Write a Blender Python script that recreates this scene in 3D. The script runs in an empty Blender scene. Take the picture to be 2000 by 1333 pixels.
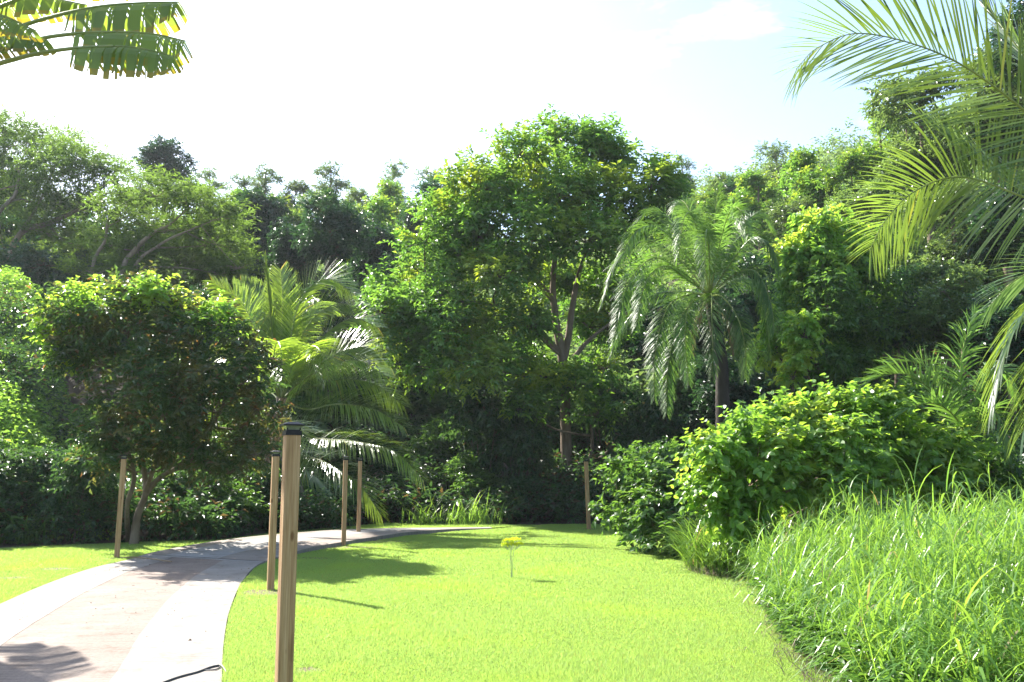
import bpy, math, random
import numpy as np
from mathutils import Vector

# ------------------------------------------------------------------ camera, sky, sun, exposure
SC = bpy.context.scene
COL = SC.collection
F = 1750.0                      # focal length in pixels of a 2000 px wide frame
PITCH = math.radians(7.99)
EYE = 1.6
cam_d = bpy.data.cameras.new('camera'); cam = bpy.data.objects.new('camera', cam_d); COL.objects.link(cam)
cam_d.sensor_width = 36.0; cam_d.lens = 36.0*F/2000.0
cam_d.clip_start = 0.05; cam_d.clip_end = 2000
cam.location = (0, 0, EYE); cam.rotation_euler = (math.pi/2 + PITCH, 0, 0)
SC.camera = cam

SUN_EL = math.radians(38); SUN_AZ = math.radians(-46)     # azimuth from +Y towards +X
world = bpy.data.worlds.new('World'); SC.world = world; world.use_nodes = True
wn = world.node_tree; bg = wn.nodes['Background']
sky = wn.nodes.new('ShaderNodeTexSky'); sky.sky_type = 'NISHITA'; sky.sun_disc = False
sky.sun_elevation = SUN_EL; sky.sun_rotation = SUN_AZ
sky.air_density = 1.0; sky.dust_density = 1.2; sky.ozone_density = 1.0
tc0 = wn.nodes.new('ShaderNodeTexCoord'); mp0 = wn.nodes.new('ShaderNodeMapping'); mp0.inputs['Scale'].default_value = (2.2, 2.2, 6)
cn = wn.nodes.new('ShaderNodeTexNoise'); cn.inputs['Scale'].default_value = 1.6; cn.inputs['Detail'].default_value = 7; cn.inputs['Roughness'].default_value = .6
cr = wn.nodes.new('ShaderNodeValToRGB'); cr.color_ramp.elements[0].position = .56; cr.color_ramp.elements[1].position = .78
cr.color_ramp.elements[1].color = (.5, .5, .5, 1); cm = wn.nodes.new('ShaderNodeMix'); cm.data_type = 'RGBA'; cm.inputs[7].default_value = (9, 9.2, 9.4, 1)
wn.links.new(tc0.outputs['Generated'], mp0.inputs[0]); wn.links.new(mp0.outputs[0], cn.inputs['Vector']); wn.links.new(cn.outputs[0], cr.inputs[0])
wn.links.new(cr.outputs[0], cm.inputs[0]); wn.links.new(sky.outputs[0], cm.inputs[6])
wn.links.new(cm.outputs[2], bg.inputs[0]); bg.inputs[1].default_value = 0.09
sun_d = bpy.data.lights.new('sun', 'SUN'); sun_o = bpy.data.objects.new('sun', sun_d); COL.objects.link(sun_o)
sun_d.energy = 4.2; sun_d.angle = math.radians(0.5); sun_d.color = (1.0, 0.95, 0.86)
SV = Vector((math.sin(SUN_AZ)*math.cos(SUN_EL), math.cos(SUN_AZ)*math.cos(SUN_EL), math.sin(SUN_EL)))
sun_o.location = SV*50; sun_o.rotation_euler = (-SV).to_track_quat('-Z', 'Y').to_euler()
SC.view_settings.view_transform = 'Standard'; SC.view_settings.look = 'None'
SC.view_settings.exposure = 2.12; SC.view_settings.gamma = 1.0
SC.render.engine = 'CYCLES'
SC.cycles.max_bounces = 7; SC.cycles.diffuse_bounces = 3; SC.cycles.glossy_bounces = 2
SC.cycles.transmission_bounces = 4; SC.cycles.volume_bounces = 0
SC.cycles.use_denoising = True

rng = np.random.default_rng(11)
random.seed(5)
UP = np.array([0, 0, 1.0])

# ------------------------------------------------------------------ picture <-> place
ST, CT = math.sin(PITCH), math.cos(PITCH)
def ray(px, py):
    u = (px-1000)/F; v = (666.5-py)/F
    return np.array([u, CT - v*ST, ST + v*CT])
def at(px, py, Y):                      # the point at distance Y (along +Y) seen at that place
    d = ray(px, py); d = d*(Y/d[1]); return np.array([d[0], d[1], d[2]+EYE])
def gr(px, py, z=0.0):                  # the point of level ground seen there
    d = ray(px, py); t = (z-EYE)/d[2]; return np.array([d[0]*t, d[1]*t, z])
def m_per_px(Y): return Y/F

def sstep(x, a, b):
    t = np.clip((x-a)/(b-a), 0, 1); return t*t*(3-2*t)
def hill(x, y):
    x = np.asarray(x, float); y = np.asarray(y, float)
    back = np.maximum(0, y-27.5)*0.36
    bank = np.minimum(np.maximum(0, y-20.3)*.55, 9.5)*sstep(-x/np.maximum(y, 5), .45, .57)
    right = np.maximum(0, x-6.5-0.0*y)*0.42*sstep(y, 11, 22)
    h = np.maximum(back, bank) + right
    h = h + 0.35*np.sin(x*0.31+1.3)*np.sin(y*0.27)*np.clip(h/3, 0, 1)
    return np.minimum(h, 30 + 0.1*(h-30))

# ------------------------------------------------------------------ mesh helpers
def nrm(a):
    return a/np.maximum(np.linalg.norm(a, axis=-1, keepdims=True), 1e-9)

class Buf:
    def __init__(s): s.v = []; s.f = []; s.n = 0       # f: (faces array, material index)
    def add(s, v, f, mi=0):
        v = np.asarray(v, float).reshape(-1, 3); f = np.asarray(f, int)
        s.f.append((f + s.n, mi)); s.v.append(v); s.n += len(v)
    def build(s, name, mats, parent=None, smooth=False):
        me = bpy.data.meshes.new(name)
        V = np.concatenate(s.v) if s.v else np.zeros((0, 3))
        me.vertices.add(len(V)); me.vertices.foreach_set('co', V.astype(np.float32).ravel())
        starts = []; loops = []; mi = []; pos = 0
        for f, m in s.f:
            k = f.shape[1]; loops.append(f.ravel())
            starts.append(pos + np.arange(len(f))*k); pos += f.size; mi.append(np.full(len(f), m))
        L = np.concatenate(loops); S = np.concatenate(starts); M = np.concatenate(mi)
        me.loops.add(len(L)); me.loops.foreach_set('vertex_index', L.astype(np.int32))
        me.polygons.add(len(S)); me.polygons.foreach_set('loop_start', S.astype(np.int32))
        me.polygons.foreach_set('material_index', M.astype(np.int32))
        me.polygons.foreach_set('use_smooth', np.full(len(S), bool(smooth)))
        me.update(calc_edges=True)
        for m in (mats if isinstance(mats, (list, tuple)) else [mats]): me.materials.append(m)
        o = bpy.data.objects.new(name, me); COL.objects.link(o)
        if parent is not None: o.parent = parent
        return o

def tag(o, label=None, cat=None, group=None, kind=None):
    if label: o['label'] = label
    if cat: o['category'] = cat
    if group: o['group'] = group
    if kind: o['kind'] = kind
    return o
def thing(name, label, cat, loc=(0, 0, 0), rotz=0, group=None):
    o = bpy.data.objects.new(name, None); COL.objects.link(o); o.location = loc; o.rotation_euler = (0, 0, rotz)
    o.empty_display_size = 0.3
    return tag(o, label, cat, group)
def dup(root, loc, rotz, scale, label, group=None):
    r = root.copy(); COL.objects.link(r); r.location = loc; r.rotation_euler = (0, 0, rotz); r.scale = scale
    r['label'] = label
    if group: r['group'] = group
    for ch in list(root.children):
        c = ch.copy(); COL.objects.link(c); c.parent = r
        for g in list(ch.children):
            d = g.copy(); COL.objects.link(d); d.parent = c
    return r

def box(buf, c, s, mi=0, rot=0, taper=1.0, bev=0.0):
    # box with chamfered vertical edges; taper scales the top
    hx, hy = s[0]/2, s[1]/2; b = bev
    ring = np.array([(-hx+b, -hy), (hx-b, -hy), (hx, -hy+b), (hx, hy-b), (hx-b, hy), (-hx+b, hy), (-hx, hy-b), (-hx, -hy+b)]) if b > 0 else \
           np.array([(-hx, -hy), (hx, -hy), (hx, hy), (-hx, hy)])
    n = len(ring); ca, sa = math.cos(rot), math.sin(rot)
    R = lambda r: np.stack([r[:, 0]*ca - r[:, 1]*sa, r[:, 0]*sa + r[:, 1]*ca], 1)
    lo = np.c_[R(ring), np.full(n, -s[2]/2)] + c; hi = np.c_[R(ring*taper), np.full(n, s[2]/2)] + c
    k = np.arange(n); k2 = (k+1) % n
    v = np.r_[lo, hi]
    buf.add(v, np.stack([k, k2, k2+n, k+n], 1), mi)
    buf.add(v, [list(range(n, 2*n))], mi); buf.add(v, [list(range(n))[::-1]], mi)

def spline(pts, k):
    P = np.asarray(pts, float); n = len(P)
    if n == 2: t = np.linspace(0, 1, k)[:, None]; return P[0]*(1-t) + P[1]*t
    E = np.r_[[2*P[0]-P[1]], P, [2*P[-1]-P[-2]]]
    out = []
    for u in np.linspace(0, n-1, k):
        i = min(int(u), n-2); t = u-i; p0, p1, p2, p3 = E[i:i+4]
        out.append(0.5*((2*p1) + (p2-p0)*t + (2*p0-5*p1+4*p2-p3)*t*t + (3*p1-p0-3*p2+p3)*t**3))
    return np.array(out)

def tube(buf, pts, radii, sides=7, mi=0, wob=0.0):
    P = np.asarray(pts, float); k = len(P); R = np.broadcast_to(np.asarray(radii, float), (k,))
    T = nrm(np.gradient(P, axis=0))
    ref = np.array([1.0, 0, 0]) if abs(T[0][0]) < 0.8 else np.array([0, 1.0, 0])
    A = nrm(np.cross(T, ref)); B = np.cross(T, A)
    a = np.arange(sides)*2*math.pi/sides
    rr = R[:, None]*(1 + wob*rng.uniform(-1, 1, (k, sides)))
    v = P[:, None] + (A[:, None]*np.cos(a)[None, :, None] + B[:, None]*np.sin(a)[None, :, None])*rr[..., None]
    i = np.arange(k-1)[:, None]*sides; j = np.arange(sides)[None]; j2 = (j+1) % sides
    q = np.stack([i+j, i+j2, i+sides+j2, i+sides+j], -1).reshape(-1, 4)
    buf.add(v.reshape(-1, 3), q, mi)

def strips(buf, C, S, W, mi=0):
    # ribbons: centre lines C (n,k,3), side vectors S, half widths W (n,k)
    n, k = C.shape[:2]
    L = C - S*W[..., None]; Rr = C + S*W[..., None]
    v = np.stack([L, Rr], 2).reshape(-1, 3)
    base = (np.arange(n)*k*2)[:, None]; j = np.arange(k-1)[None]*2
    q = np.stack([base+j, base+j+1, base+j+3, base+j+2], -1).reshape(-1, 4)
    buf.add(v, q, mi)

def leaf_quads(buf, P, A, N, L, W, fold=0.25, curl=0.15, mi=0, wide=0.42, heart=False):
    # folded leaves: two halves on a midrib
    n = len(P); A = nrm(A); S = nrm(np.cross(A, N)); N = np.cross(S, A)
    L = np.broadcast_to(L, (n,))[:, None]; W = np.broadcast_to(W, (n,))[:, None]
    if heart:
        b = P; c = P + A*L*0.4 - N*L*0.02; t = P + A*L - N*L*curl
        l0 = P - A*L*0.10 - S*W*0.30 + N*W*fold*0.4; l1 = P + A*L*0.25 - S*W*0.5 + N*W*fold; l2 = P + A*L*0.68 - S*W*0.37 + N*W*fold*0.3
        r0 = P - A*L*0.10 + S*W*0.30 + N*W*fold*0.4; r1 = P + A*L*0.25 + S*W*0.5 + N*W*fold; r2 = P + A*L*0.68 + S*W*0.37 + N*W*fold*0.3
        v = np.stack([b, c, t, l0, l1, l2, r0, r1, r2], 1).reshape(-1, 3); o = (np.arange(n)*9)[:, None]
        buf.add(v, np.concatenate([o+[0, 1, 4, 3], o+[1, 2, 5, 4], o+[0, 6, 7, 1], o+[1, 7, 8, 2]]), mi)
    else:
        t = P + A*L - N*L*curl; m = P + A*L*wide
        l = m - S*W*0.5 + N*W*fold; r = m + S*W*0.5 + N*W*fold
        v = np.stack([P, l, t, r], 1).reshape(-1, 3); o = (np.arange(n)*4)[:, None]
        buf.add(v, np.concatenate([o+[0, 2, 1], o+[0, 3, 2]]), mi)

def rdir(n):
    return nrm(rng.normal(size=(n, 3)))

# ------------------------------------------------------------------ materials
def mat(name):
    m = bpy.data.materials.new(name); m.use_nodes = True; nt = m.node_tree
    return m, nt, nt.nodes['Principled BSDF'], nt.nodes['Material Output']
def ramp(nt, stops):
    r = nt.nodes.new('ShaderNodeValToRGB'); e = r.color_ramp.elements
    while len(e) < len(stops): e.new(0.5)
    for el, (p, c) in zip(e, stops): el.position = p; el.color = (*c, 1)
    return r
def noise(nt, scale, detail=4, rough=0.55, coord='Object', vec=None):
    n = nt.nodes.new('ShaderNodeTexNoise'); n.inputs['Scale'].default_value = scale
    n.inputs['Detail'].default_value = detail; n.inputs['Roughness'].default_value = rough
    if vec is None:
        tc = nt.nodes.new('ShaderNodeTexCoord'); vec = tc.outputs[coord]
    nt.links.new(vec, n.inputs['Vector']); return n
def mixc(nt, a, b, f, mode='MIX'):
    m = nt.nodes.new('ShaderNodeMix'); m.data_type = 'RGBA'; m.blend_type = mode
    for s, v in ((m.inputs[0], f), (m.inputs[6], a), (m.inputs[7], b)):
        if hasattr(v, 'links'): nt.links.new(v, s)
        elif isinstance(v, (int, float)): s.default_value = v
        else: s.default_value = (*v, 1)
    return m.outputs[2]
def bump(nt, bs, h, strength, dist=0.02):
    b = nt.nodes.new('ShaderNodeBump'); b.inputs['Strength'].default_value = strength; b.inputs['Distance'].default_value = dist
    nt.links.new(h, b.inputs['Height']); nt.links.new(b.outputs[0], bs.inputs['Normal'])

def leaf_mat(name, a, b, young=None, trans=(1.0, 1.0, 0.5), tmix=0.45, rough=0.38, spec=0.5, tgain=1.5, dead=None, dead_amt=0.0, yscale=.55, yr=(.5, .68), rk=1.0, coat=0):
    a, b = ((c[0]*rk, c[1], c[2]*1.45) for c in (a, b))
    m, nt, bs, out = mat(name)
    g = nt.nodes.new('ShaderNodeNewGeometry'); oi = nt.nodes.new('ShaderNodeObjectInfo')
    c = mixc(nt, a, b, g.outputs['Random Per Island'])
    if young is not None:
        nz = noise(nt, yscale, 3); r = ramp(nt, [(yr[0], (0, 0, 0)), (yr[1], (1, 1, 1))]); nt.links.new(nz.outputs[0], r.inputs[0])
        c = mixc(nt, c, young, r.outputs[0])
    if dead is not None:
        mm = nt.nodes.new('ShaderNodeMath'); mm.operation = 'FRACT'; m2 = nt.nodes.new('ShaderNodeMath'); m2.operation = 'MULTIPLY'
        m2.inputs[1].default_value = 37.3; nt.links.new(g.outputs['Random Per Island'], m2.inputs[0]); nt.links.new(m2.outputs[0], mm.inputs[0])
        lt = nt.nodes.new('ShaderNodeMath'); lt.operation = 'LESS_THAN'; lt.inputs[1].default_value = dead_amt; nt.links.new(mm.outputs[0], lt.inputs[0])
        c = mixc(nt, c, dead, lt.outputs[0])
    hs = nt.nodes.new('ShaderNodeHueSaturation'); nt.links.new(c, hs.inputs['Color'])
    mr = nt.nodes.new('ShaderNodeMapRange'); mr.inputs[3].default_value = 0.8; mr.inputs[4].default_value = 1.25
    nt.links.new(oi.outputs['Random'], mr.inputs[0]); nt.links.new(mr.outputs[0], hs.inputs['Value'])
    nt.links.new(hs.outputs[0], bs.inputs['Base Color'])
    bs.inputs['Roughness'].default_value = rough; bs.inputs['Specular IOR Level'].default_value = spec
    bs.inputs['Coat Weight'].default_value = coat; bs.inputs['Coat Roughness'].default_value = .34
    tr = nt.nodes.new('ShaderNodeBsdfTranslucent')
    tc = mixc(nt, hs.outputs[0], tuple(x*tgain for x in trans), 1.0, 'MULTIPLY'); nt.links.new(tc, tr.inputs[0])
    mx = nt.nodes.new('ShaderNodeMixShader'); mx.inputs[0].default_value = tmix
    nt.links.new(bs.outputs[0], mx.inputs[1]); nt.links.new(tr.outputs[0], mx.inputs[2]); nt.links.new(mx.outputs[0], out.inputs[0])
    return m

T_Y = (1.42, 1.25, 0.65)
M = {}
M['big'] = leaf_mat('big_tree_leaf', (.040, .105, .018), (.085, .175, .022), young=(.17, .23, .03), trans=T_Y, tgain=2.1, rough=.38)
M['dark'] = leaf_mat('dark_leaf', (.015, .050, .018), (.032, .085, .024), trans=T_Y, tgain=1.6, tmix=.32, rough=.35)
M['shade'] = leaf_mat('shaded_shrub_leaf', (.022, .062, .018), (.05, .11, .024), trans=T_Y, tgain=1.7, tmix=.38, rough=.35, dead=(.07, .055, .03), dead_amt=.02)  # darker copy of the hedge leaf: shade under the trees put into the colour
M['feather'] = leaf_mat('feather_leaf', (.046, .092, .018), (.075, .135, .023), trans=T_Y, tgain=2.4, rough=.55, spec=.15, tmix=.5)
M['sky'] = leaf_mat('ridge_leaf', (.06, .115, .036), (.095, .155, .045), trans=T_Y, tgain=1.6, rough=.42)
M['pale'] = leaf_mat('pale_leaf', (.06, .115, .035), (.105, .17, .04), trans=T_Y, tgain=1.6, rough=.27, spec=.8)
M['vine'] = leaf_mat('vine_leaf', (.075, .165, .024), (.135, .255, .03), young=(.21, .28, .05), yscale=1.1, trans=T_Y, tgain=2.0, rough=.36, tmix=.5)
M['hedge'] = leaf_mat('hedge_leaf', (.04, .105, .02), (.09, .18, .025), trans=T_Y, tgain=1.9, rough=.33)
M['lychee'] = leaf_mat('lychee_leaf', (.03, .075, .02), (.058, .12, .024), yscale=1.3, yr=(.48, .62), young=(.095, .10, .04), trans=T_Y, tgain=1.9, rough=.34, dead=(.13, .075, .035), dead_amt=.03)
M['coco'] = leaf_mat('coconut_leaflet', (.062, .125, .024), (.098, .168, .028), trans=(1.6, 1.25, .45), tgain=3.1, tmix=.45, rough=.30, spec=1.0, coat=.5, dead=(.16, .17, .05), dead_amt=.02)
M['coconear'] = leaf_mat('near_leaflet', (.033, .072, .020), (.054, .105, .022), trans=(1.7, 1.25, .45), tgain=2.9, tmix=.42, rough=.30, spec=1.0, coat=.2, dead=(.10, .14, .04), dead_amt=.02)
M['queen'] = leaf_mat('queen_palm_leaflet', (.052, .12, .024), (.088, .172, .03), trans=T_Y, tgain=1.9, rough=.45, spec=.45)
M['drypalm'] = leaf_mat('dry_leaflet', (.16, .11, .05), (.26, .19, .09), trans=(1, .9, .6), rough=.6, spec=.2)
M['tall'] = leaf_mat('tall_grass_blade', (.076, .17, .027), (.142, .25, .034), trans=T_Y, tgain=1.75, tmix=.42, rough=.36, spec=.5, dead=(.22, .19, .11), dead_amt=.012)
M['lawn'] = leaf_mat('lawn_blade', (.148, .24, .046), (.19, .29, .062), young=(.185, .285, .065), trans=(1.3, 1.2, .8), tgain=1.8, tmix=.5, rough=.5, spec=.25, dead=(.22, .20, .06), dead_amt=.05)
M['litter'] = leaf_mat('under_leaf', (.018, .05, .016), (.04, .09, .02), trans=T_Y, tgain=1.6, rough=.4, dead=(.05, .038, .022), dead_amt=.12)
M['slope'] = leaf_mat('slope_leaf', (.09, .19, .028), (.145, .26, .035), trans=T_Y, tgain=1.8, rough=.4)
M['banana'] = leaf_mat('fan_leaf', (.06, .10, .022), (.075, .125, .025), trans=(1.5, 1.25, .45), tgain=3.0, tmix=.5, rough=.35)
M['banana_edge'] = leaf_mat('fan_leaf_margin', (.14, .14, .02), (.17, .16, .025), trans=(1.3, 1.05, .4), tgain=2.3, rough=.45)
M['dryweed'] = leaf_mat('dry_weed', (.14, .125, .065), (.20, .18, .095), trans=(1, .95, .7), rough=.6, spec=.2)

def bark_mat(name, a, b, scale=6):
    m, nt, bs, out = mat(name)
    tc = nt.nodes.new('ShaderNodeTexCoord'); mp = nt.nodes.new('ShaderNodeMapping'); mp.inputs['Scale'].default_value = (1, 1, .3)
    nt.links.new(tc.outputs['Object'], mp.inputs[0])
    n = noise(nt, scale, 6, .65, vec=mp.outputs[0]); r = ramp(nt, [(.3, a), (.7, b)]); nt.links.new(n.outputs[0], r.inputs[0])
    nt.links.new(r.outputs[0], bs.inputs['Base Color']); bs.inputs['Roughness'].default_value = .9; bs.inputs['Specular IOR Level'].default_value = .2
    bump(nt, bs, n.outputs[0], .6, .03); return m
M['bark'] = bark_mat('bark', (.09, .065, .045), (.22, .175, .13))
M['bark_pale'] = bark_mat('pale_bark', (.16, .125, .09), (.34, .28, .21))
M['bark_dark'] = bark_mat('dark_bark', (.02, .017, .015), (.05, .042, .035))
M['palm_bark'] = bark_mat('palm_bark', (.10, .085, .07), (.24, .21, .17), 9)
def rachis_mat():
    m, nt, bs, out = mat('frond_stalk'); n = noise(nt, 3); r = ramp(nt, [(.35, (.14, .20, .04)), (.7, (.26, .28, .07))])
    nt.links.new(n.outputs[0], r.inputs[0]); nt.links.new(r.outputs[0], bs.inputs['Base Color']); bs.inputs['Roughness'].default_value = .4; return m
M['rachis'] = rachis_mat()

def concrete(name, stops, scale=1.2, aggregate=0.0):
    m, nt, bs, out = mat(name)
    n = noise(nt, scale, 6, .6); r = ramp(nt, stops); nt.links.new(n.outputs[0], r.inputs[0]); c = r.outputs[0]
    n2 = noise(nt, 32, 5, .75); r2 = ramp(nt, [(.3, (.55, .52, .50)), (.62, (1, 1, 1))]); nt.links.new(n2.outputs[0], r2.inputs[0])
    c = mixc(nt, c, r2.outputs[0], .5 + aggregate, 'MULTIPLY')
    # broom marks across the path and dirt stains
    tc = nt.nodes.new('ShaderNodeTexCoord'); mp = nt.nodes.new('ShaderNodeMapping'); mp.inputs['Scale'].default_value = (1.2, 38, 1); mp.inputs['Rotation'].default_value = (0, 0, -.12)
    nt.links.new(tc.outputs['Object'], mp.inputs[0]); n3 = noise(nt, 1.0, 3, .5, vec=mp.outputs[0])
    r3 = ramp(nt, [(.35, (.70, .67, .64)), (.6, (1, 1, 1))]); nt.links.new(n3.outputs[0], r3.inputs[0]); c = mixc(nt, c, r3.outputs[0], .7, 'MULTIPLY')
    n4 = noise(nt, 3.1, 6, .7); r4 = ramp(nt, [(.54, (1, 1, 1)), (.70, (.58, .49, .41))]); nt.links.new(n4.outputs[0], r4.inputs[0]); c = mixc(nt, c, r4.outputs[0], .8, 'MULTIPLY')
    nt.links.new(c, bs.inputs['Base Color']); bs.inputs['Roughness'].default_value = .85; bs.inputs['Specular IOR Level'].default_value = .25
    bump(nt, bs, n3.outputs[0], .35, .006); return m
M['conc_edge'] = concrete('pale_concrete', [(.3, (.25, .225, .20)), (.7, (.335, .305, .275))])
M['conc_mid'] = concrete('pinkish_concrete', [(.3, (.215, .168, .14)), (.7, (.295, .24, .205))], aggregate=.3)
M['conc_grey'] = concrete('grey_concrete', [(.3, (.30, .28, .26)), (.7, (.40, .38, .365))])
M['conc_brown'] = concrete('brown_concrete', [(.3, (.24, .20, .17)), (.7, (.34, .29, .25))])

def soil():
    m, nt, bs, out = mat('forest_soil'); n = noise(nt, 1.3, 8, .7)
    r = ramp(nt, [(.3, (.035, .024, .014)), (.55, (.07, .05, .03)), (.75, (.05, .06, .02))]); nt.links.new(n.outputs[0], r.inputs[0])
    nt.links.new(r.outputs[0], bs.inputs['Base Color']); bs.inputs['Roughness'].default_value = .95
    n2 = noise(nt, 14, 5, .7); bump(nt, bs, n2.outputs[0], .8, .05); return m
M['soil'] = soil()
def turf():
    m, nt, bs, out = mat('turf'); n = noise(nt, 9, 8, .75)
    r = ramp(nt, [(.3, (.06, .10, .016)), (.5, (.10, .17, .02)), (.75, (.14, .22, .024))]); nt.links.new(n.outputs[0], r.inputs[0])
    nt.links.new(r.outputs[0], bs.inputs['Base Color']); bs.inputs['Roughness'].default_value = .95; bs.inputs['Specular IOR Level'].default_value = .1
    n2 = noise(nt, 60, 4, .8); bump(nt, bs, n2.outputs[0], .9, .02); return m
M['turf'] = turf()
def dirt():
    m, nt, bs, out = mat('bare_earth'); n = noise(nt, 12, 8, .75)
    r = ramp(nt, [(.3, (.09, .06, .035)), (.6, (.19, .14, .09)), (.8, (.27, .22, .15))]); nt.links.new(n.outputs[0], r.inputs[0])
    nt.links.new(r.outputs[0], bs.inputs['Base Color']); bs.inputs['Roughness'].default_value = .95; bump(nt, bs, n.outputs[0], 1, .03); return m
M['dirt'] = dirt()
def wood():
    m, nt, bs, out = mat('pine_post'); tc = nt.nodes.new('ShaderNodeTexCoord'); oi = nt.nodes.new('ShaderNodeObjectInfo')
    ad = nt.nodes.new('ShaderNodeVectorMath'); ad.operation = 'ADD'; nt.links.new(tc.outputs['Object'], ad.inputs[0])
    sc = nt.nodes.new('ShaderNodeVectorMath'); sc.operation = 'SCALE'; sc.inputs[0].default_value = (3, 5, 9); nt.links.new(oi.outputs['Random'], sc.inputs['Scale']); nt.links.new(sc.outputs[0], ad.inputs[1])
    mp = nt.nodes.new('ShaderNodeMapping'); mp.inputs['Scale'].default_value = (26, 26, 1.1); nt.links.new(ad.outputs[0], mp.inputs[0])
    n = noise(nt, 1.6, 5, .6, vec=mp.outputs[0]); n.inputs['Distortion'].default_value = .6
    r = ramp(nt, [(.28, (.23, .125, .055)), (.48, (.39, .245, .12)), (.7, (.49, .335, .185))]); nt.links.new(n.outputs[0], r.inputs[0])
    mp2 = nt.nodes.new('ShaderNodeMapping'); mp2.inputs['Scale'].default_value = (140, 140, 3); nt.links.new(ad.outputs[0], mp2.inputs[0])
    n2 = noise(nt, 1, 3, .6, vec=mp2.outputs[0]); r2 = ramp(nt, [(.35, (.6, .55, .5)), (.6, (1, 1, 1))]); nt.links.new(n2.outputs[0], r2.inputs[0])
    c = mixc(nt, r.outputs[0], r2.outputs[0], .7, 'MULTIPLY')
    v = nt.nodes.new('ShaderNodeTexVoronoi'); v.inputs['Scale'].default_value = 1; mp3 = nt.nodes.new('ShaderNodeMapping'); mp3.inputs['Scale'].default_value = (9, 9, 3.2)
    nt.links.new(ad.outputs[0], mp3.inputs[0]); nt.links.new(mp3.outputs[0], v.inputs['Vector'])
    r3 = ramp(nt, [(.07, (.32, .22, .15)), (.13, (1, 1, 1))]); nt.links.new(v.outputs['Distance'], r3.inputs[0]); c = mixc(nt, c, r3.outputs[0], .8, 'MULTIPLY')
    nt.links.new(c, bs.inputs['Base Color']); bs.inputs['Roughness'].default_value = .75; bs.inputs['Specular IOR Level'].default_value = .25
    bump(nt, bs, n2.outputs[0], .3, .003); return m
M['wood'] = wood()
def plain(name, col, rough=.5, spec=.5, trans=0):
    m, nt, bs, out = mat(name); n = noise(nt, 40, 3); r = ramp(nt, [(.3, tuple(c*.8 for c in col)), (.7, tuple(min(1, c*1.15) for c in col))])
    nt.links.new(n.outputs[0], r.inputs[0]); nt.links.new(r.outputs[0], bs.inputs['Base Color'])
    bs.inputs['Roughness'].default_value = rough; bs.inputs['Specular IOR Level'].default_value = spec; bs.inputs['Transmission Weight'].default_value = trans; return m
M['black'] = plain('black_plastic', (.010, .010, .011), .5, .25)
M['lens'] = plain('lamp_lens', (.22, .24, .18), .2, .5, .2)
M['rubber'] = plain('black_rubber', (.07, .07, .068), .5)
M['yellow'] = leaf_mat('yellow_petal', (.56, .62, .03), (.62, .72, .05), trans=(1.1, 1.1, .6), tgain=1.2, rough=.6, spec=.2)
M['stem'] = plain('pale_stem', (.34, .40, .24), .5)
M['twig'] = plain('dry_twig', (.22, .16, .10), .8, .2)
M['stone'] = plain('clod', (.16, .115, .08), .9, .2)

# ------------------------------------------------------------------ ground, hills, lawn, path
def inside(poly, x, y):
    P = np.asarray(poly)[:, :2]; r = np.zeros(len(x), bool); j = len(P)-1
    for i in range(len(P)):
        xi, yi = P[i]; xj, yj = P[j]
        c = ((yi > y) != (yj > y)) & (x < (xj-xi)*(y-yi)/((yj-yi) if abs(yj-yi) > 1e-12 else 1e-12) + xi); r ^= c; j = i
    return r

def make_ground():
    def axis(lo, hi, fine0, fine1, f, c):
        a = list(np.arange(fine0, fine1+1e-6, f)); x = fine0
        st = f
        while x > lo: st = min(st*1.35, c); x -= st; a.insert(0, x)
        x = fine1; st = f
        while x < hi: st = min(st*1.35, c); x += st; a.append(x)
        return np.array(a)
    X = axis(-260, 260, -40, 40, 0.8, 30); Y = axis(-120, 320, 8, 90, 0.8, 30)
    gx, gy = np.meshgrid(X, Y); gz = hill(gx, gy) - 0.03
    v = np.stack([gx, gy, gz], -1).reshape(-1, 3); nx = len(X); i, j = np.meshgrid(np.arange(nx-1), np.arange(len(Y)-1))
    a = (j*nx+i).ravel(); b = Buf(); b.add(v, np.stack([a, a+1, a+nx+1, a+nx], 1))
    tag(b.build('ground', M['soil'], smooth=True), kind='structure')
make_ground()

R_EDGE = [(425, 1600), (430, 1440), (433, 1333), (437, 1255), (448, 1195), (470, 1142), (497, 1110), (530, 1097), (600, 1079), (700, 1062), (800, 1047), (890, 1038), (962, 1033.2)]
L_EDGE = [(-760, 1600), (-390, 1380), (-160, 1262), (0, 1182), (105, 1137), (185, 1110), (255, 1094), (300, 1083), (400, 1067), (520, 1053), (660, 1042), (800, 1035.5), (957, 1031.4)]
PR = spline([gr(*p)[:2].tolist()+[0] for p in R_EDGE], 90)
PL = spline([gr(*p)[:2].tolist()+[0] for p in L_EDGE], 90)
def lerp_edge(f): return PL*(1-f) + PR*f

LAWN_A = [gr(*p) for p in [(437, 1255), (448, 1195), (470, 1142), (497, 1110), (530, 1097), (600, 1079), (700, 1062), (800, 1047), (900, 1038), (985, 1032)]]
lawn_front = [np.array([-3.0, 2.5, 0]), gr(430, 1440), gr(433, 1333)] + LAWN_A + [np.array([1.0, 25.6, 0]), np.array([4.5, 25.2, 0]), gr(1300, 1050), gr(1420, 1098), gr(1520, 1150), gr(1640, 1230), gr(1800, 1333), np.array([4.2, 2.5, 0])]
lawn_left = [np.r_[p[:2], 0] for p in PL[12:]] + [np.array([1.0, 25.2, 0]), np.array([-3.5, 26.2, 0]), gr(520, 1044), gr(420, 1056), gr(260, 1060), gr(0, 1072), gr(-250, 1080), np.array([-16, 13, 0.]), np.array([-14, 8, 0.])]

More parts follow.
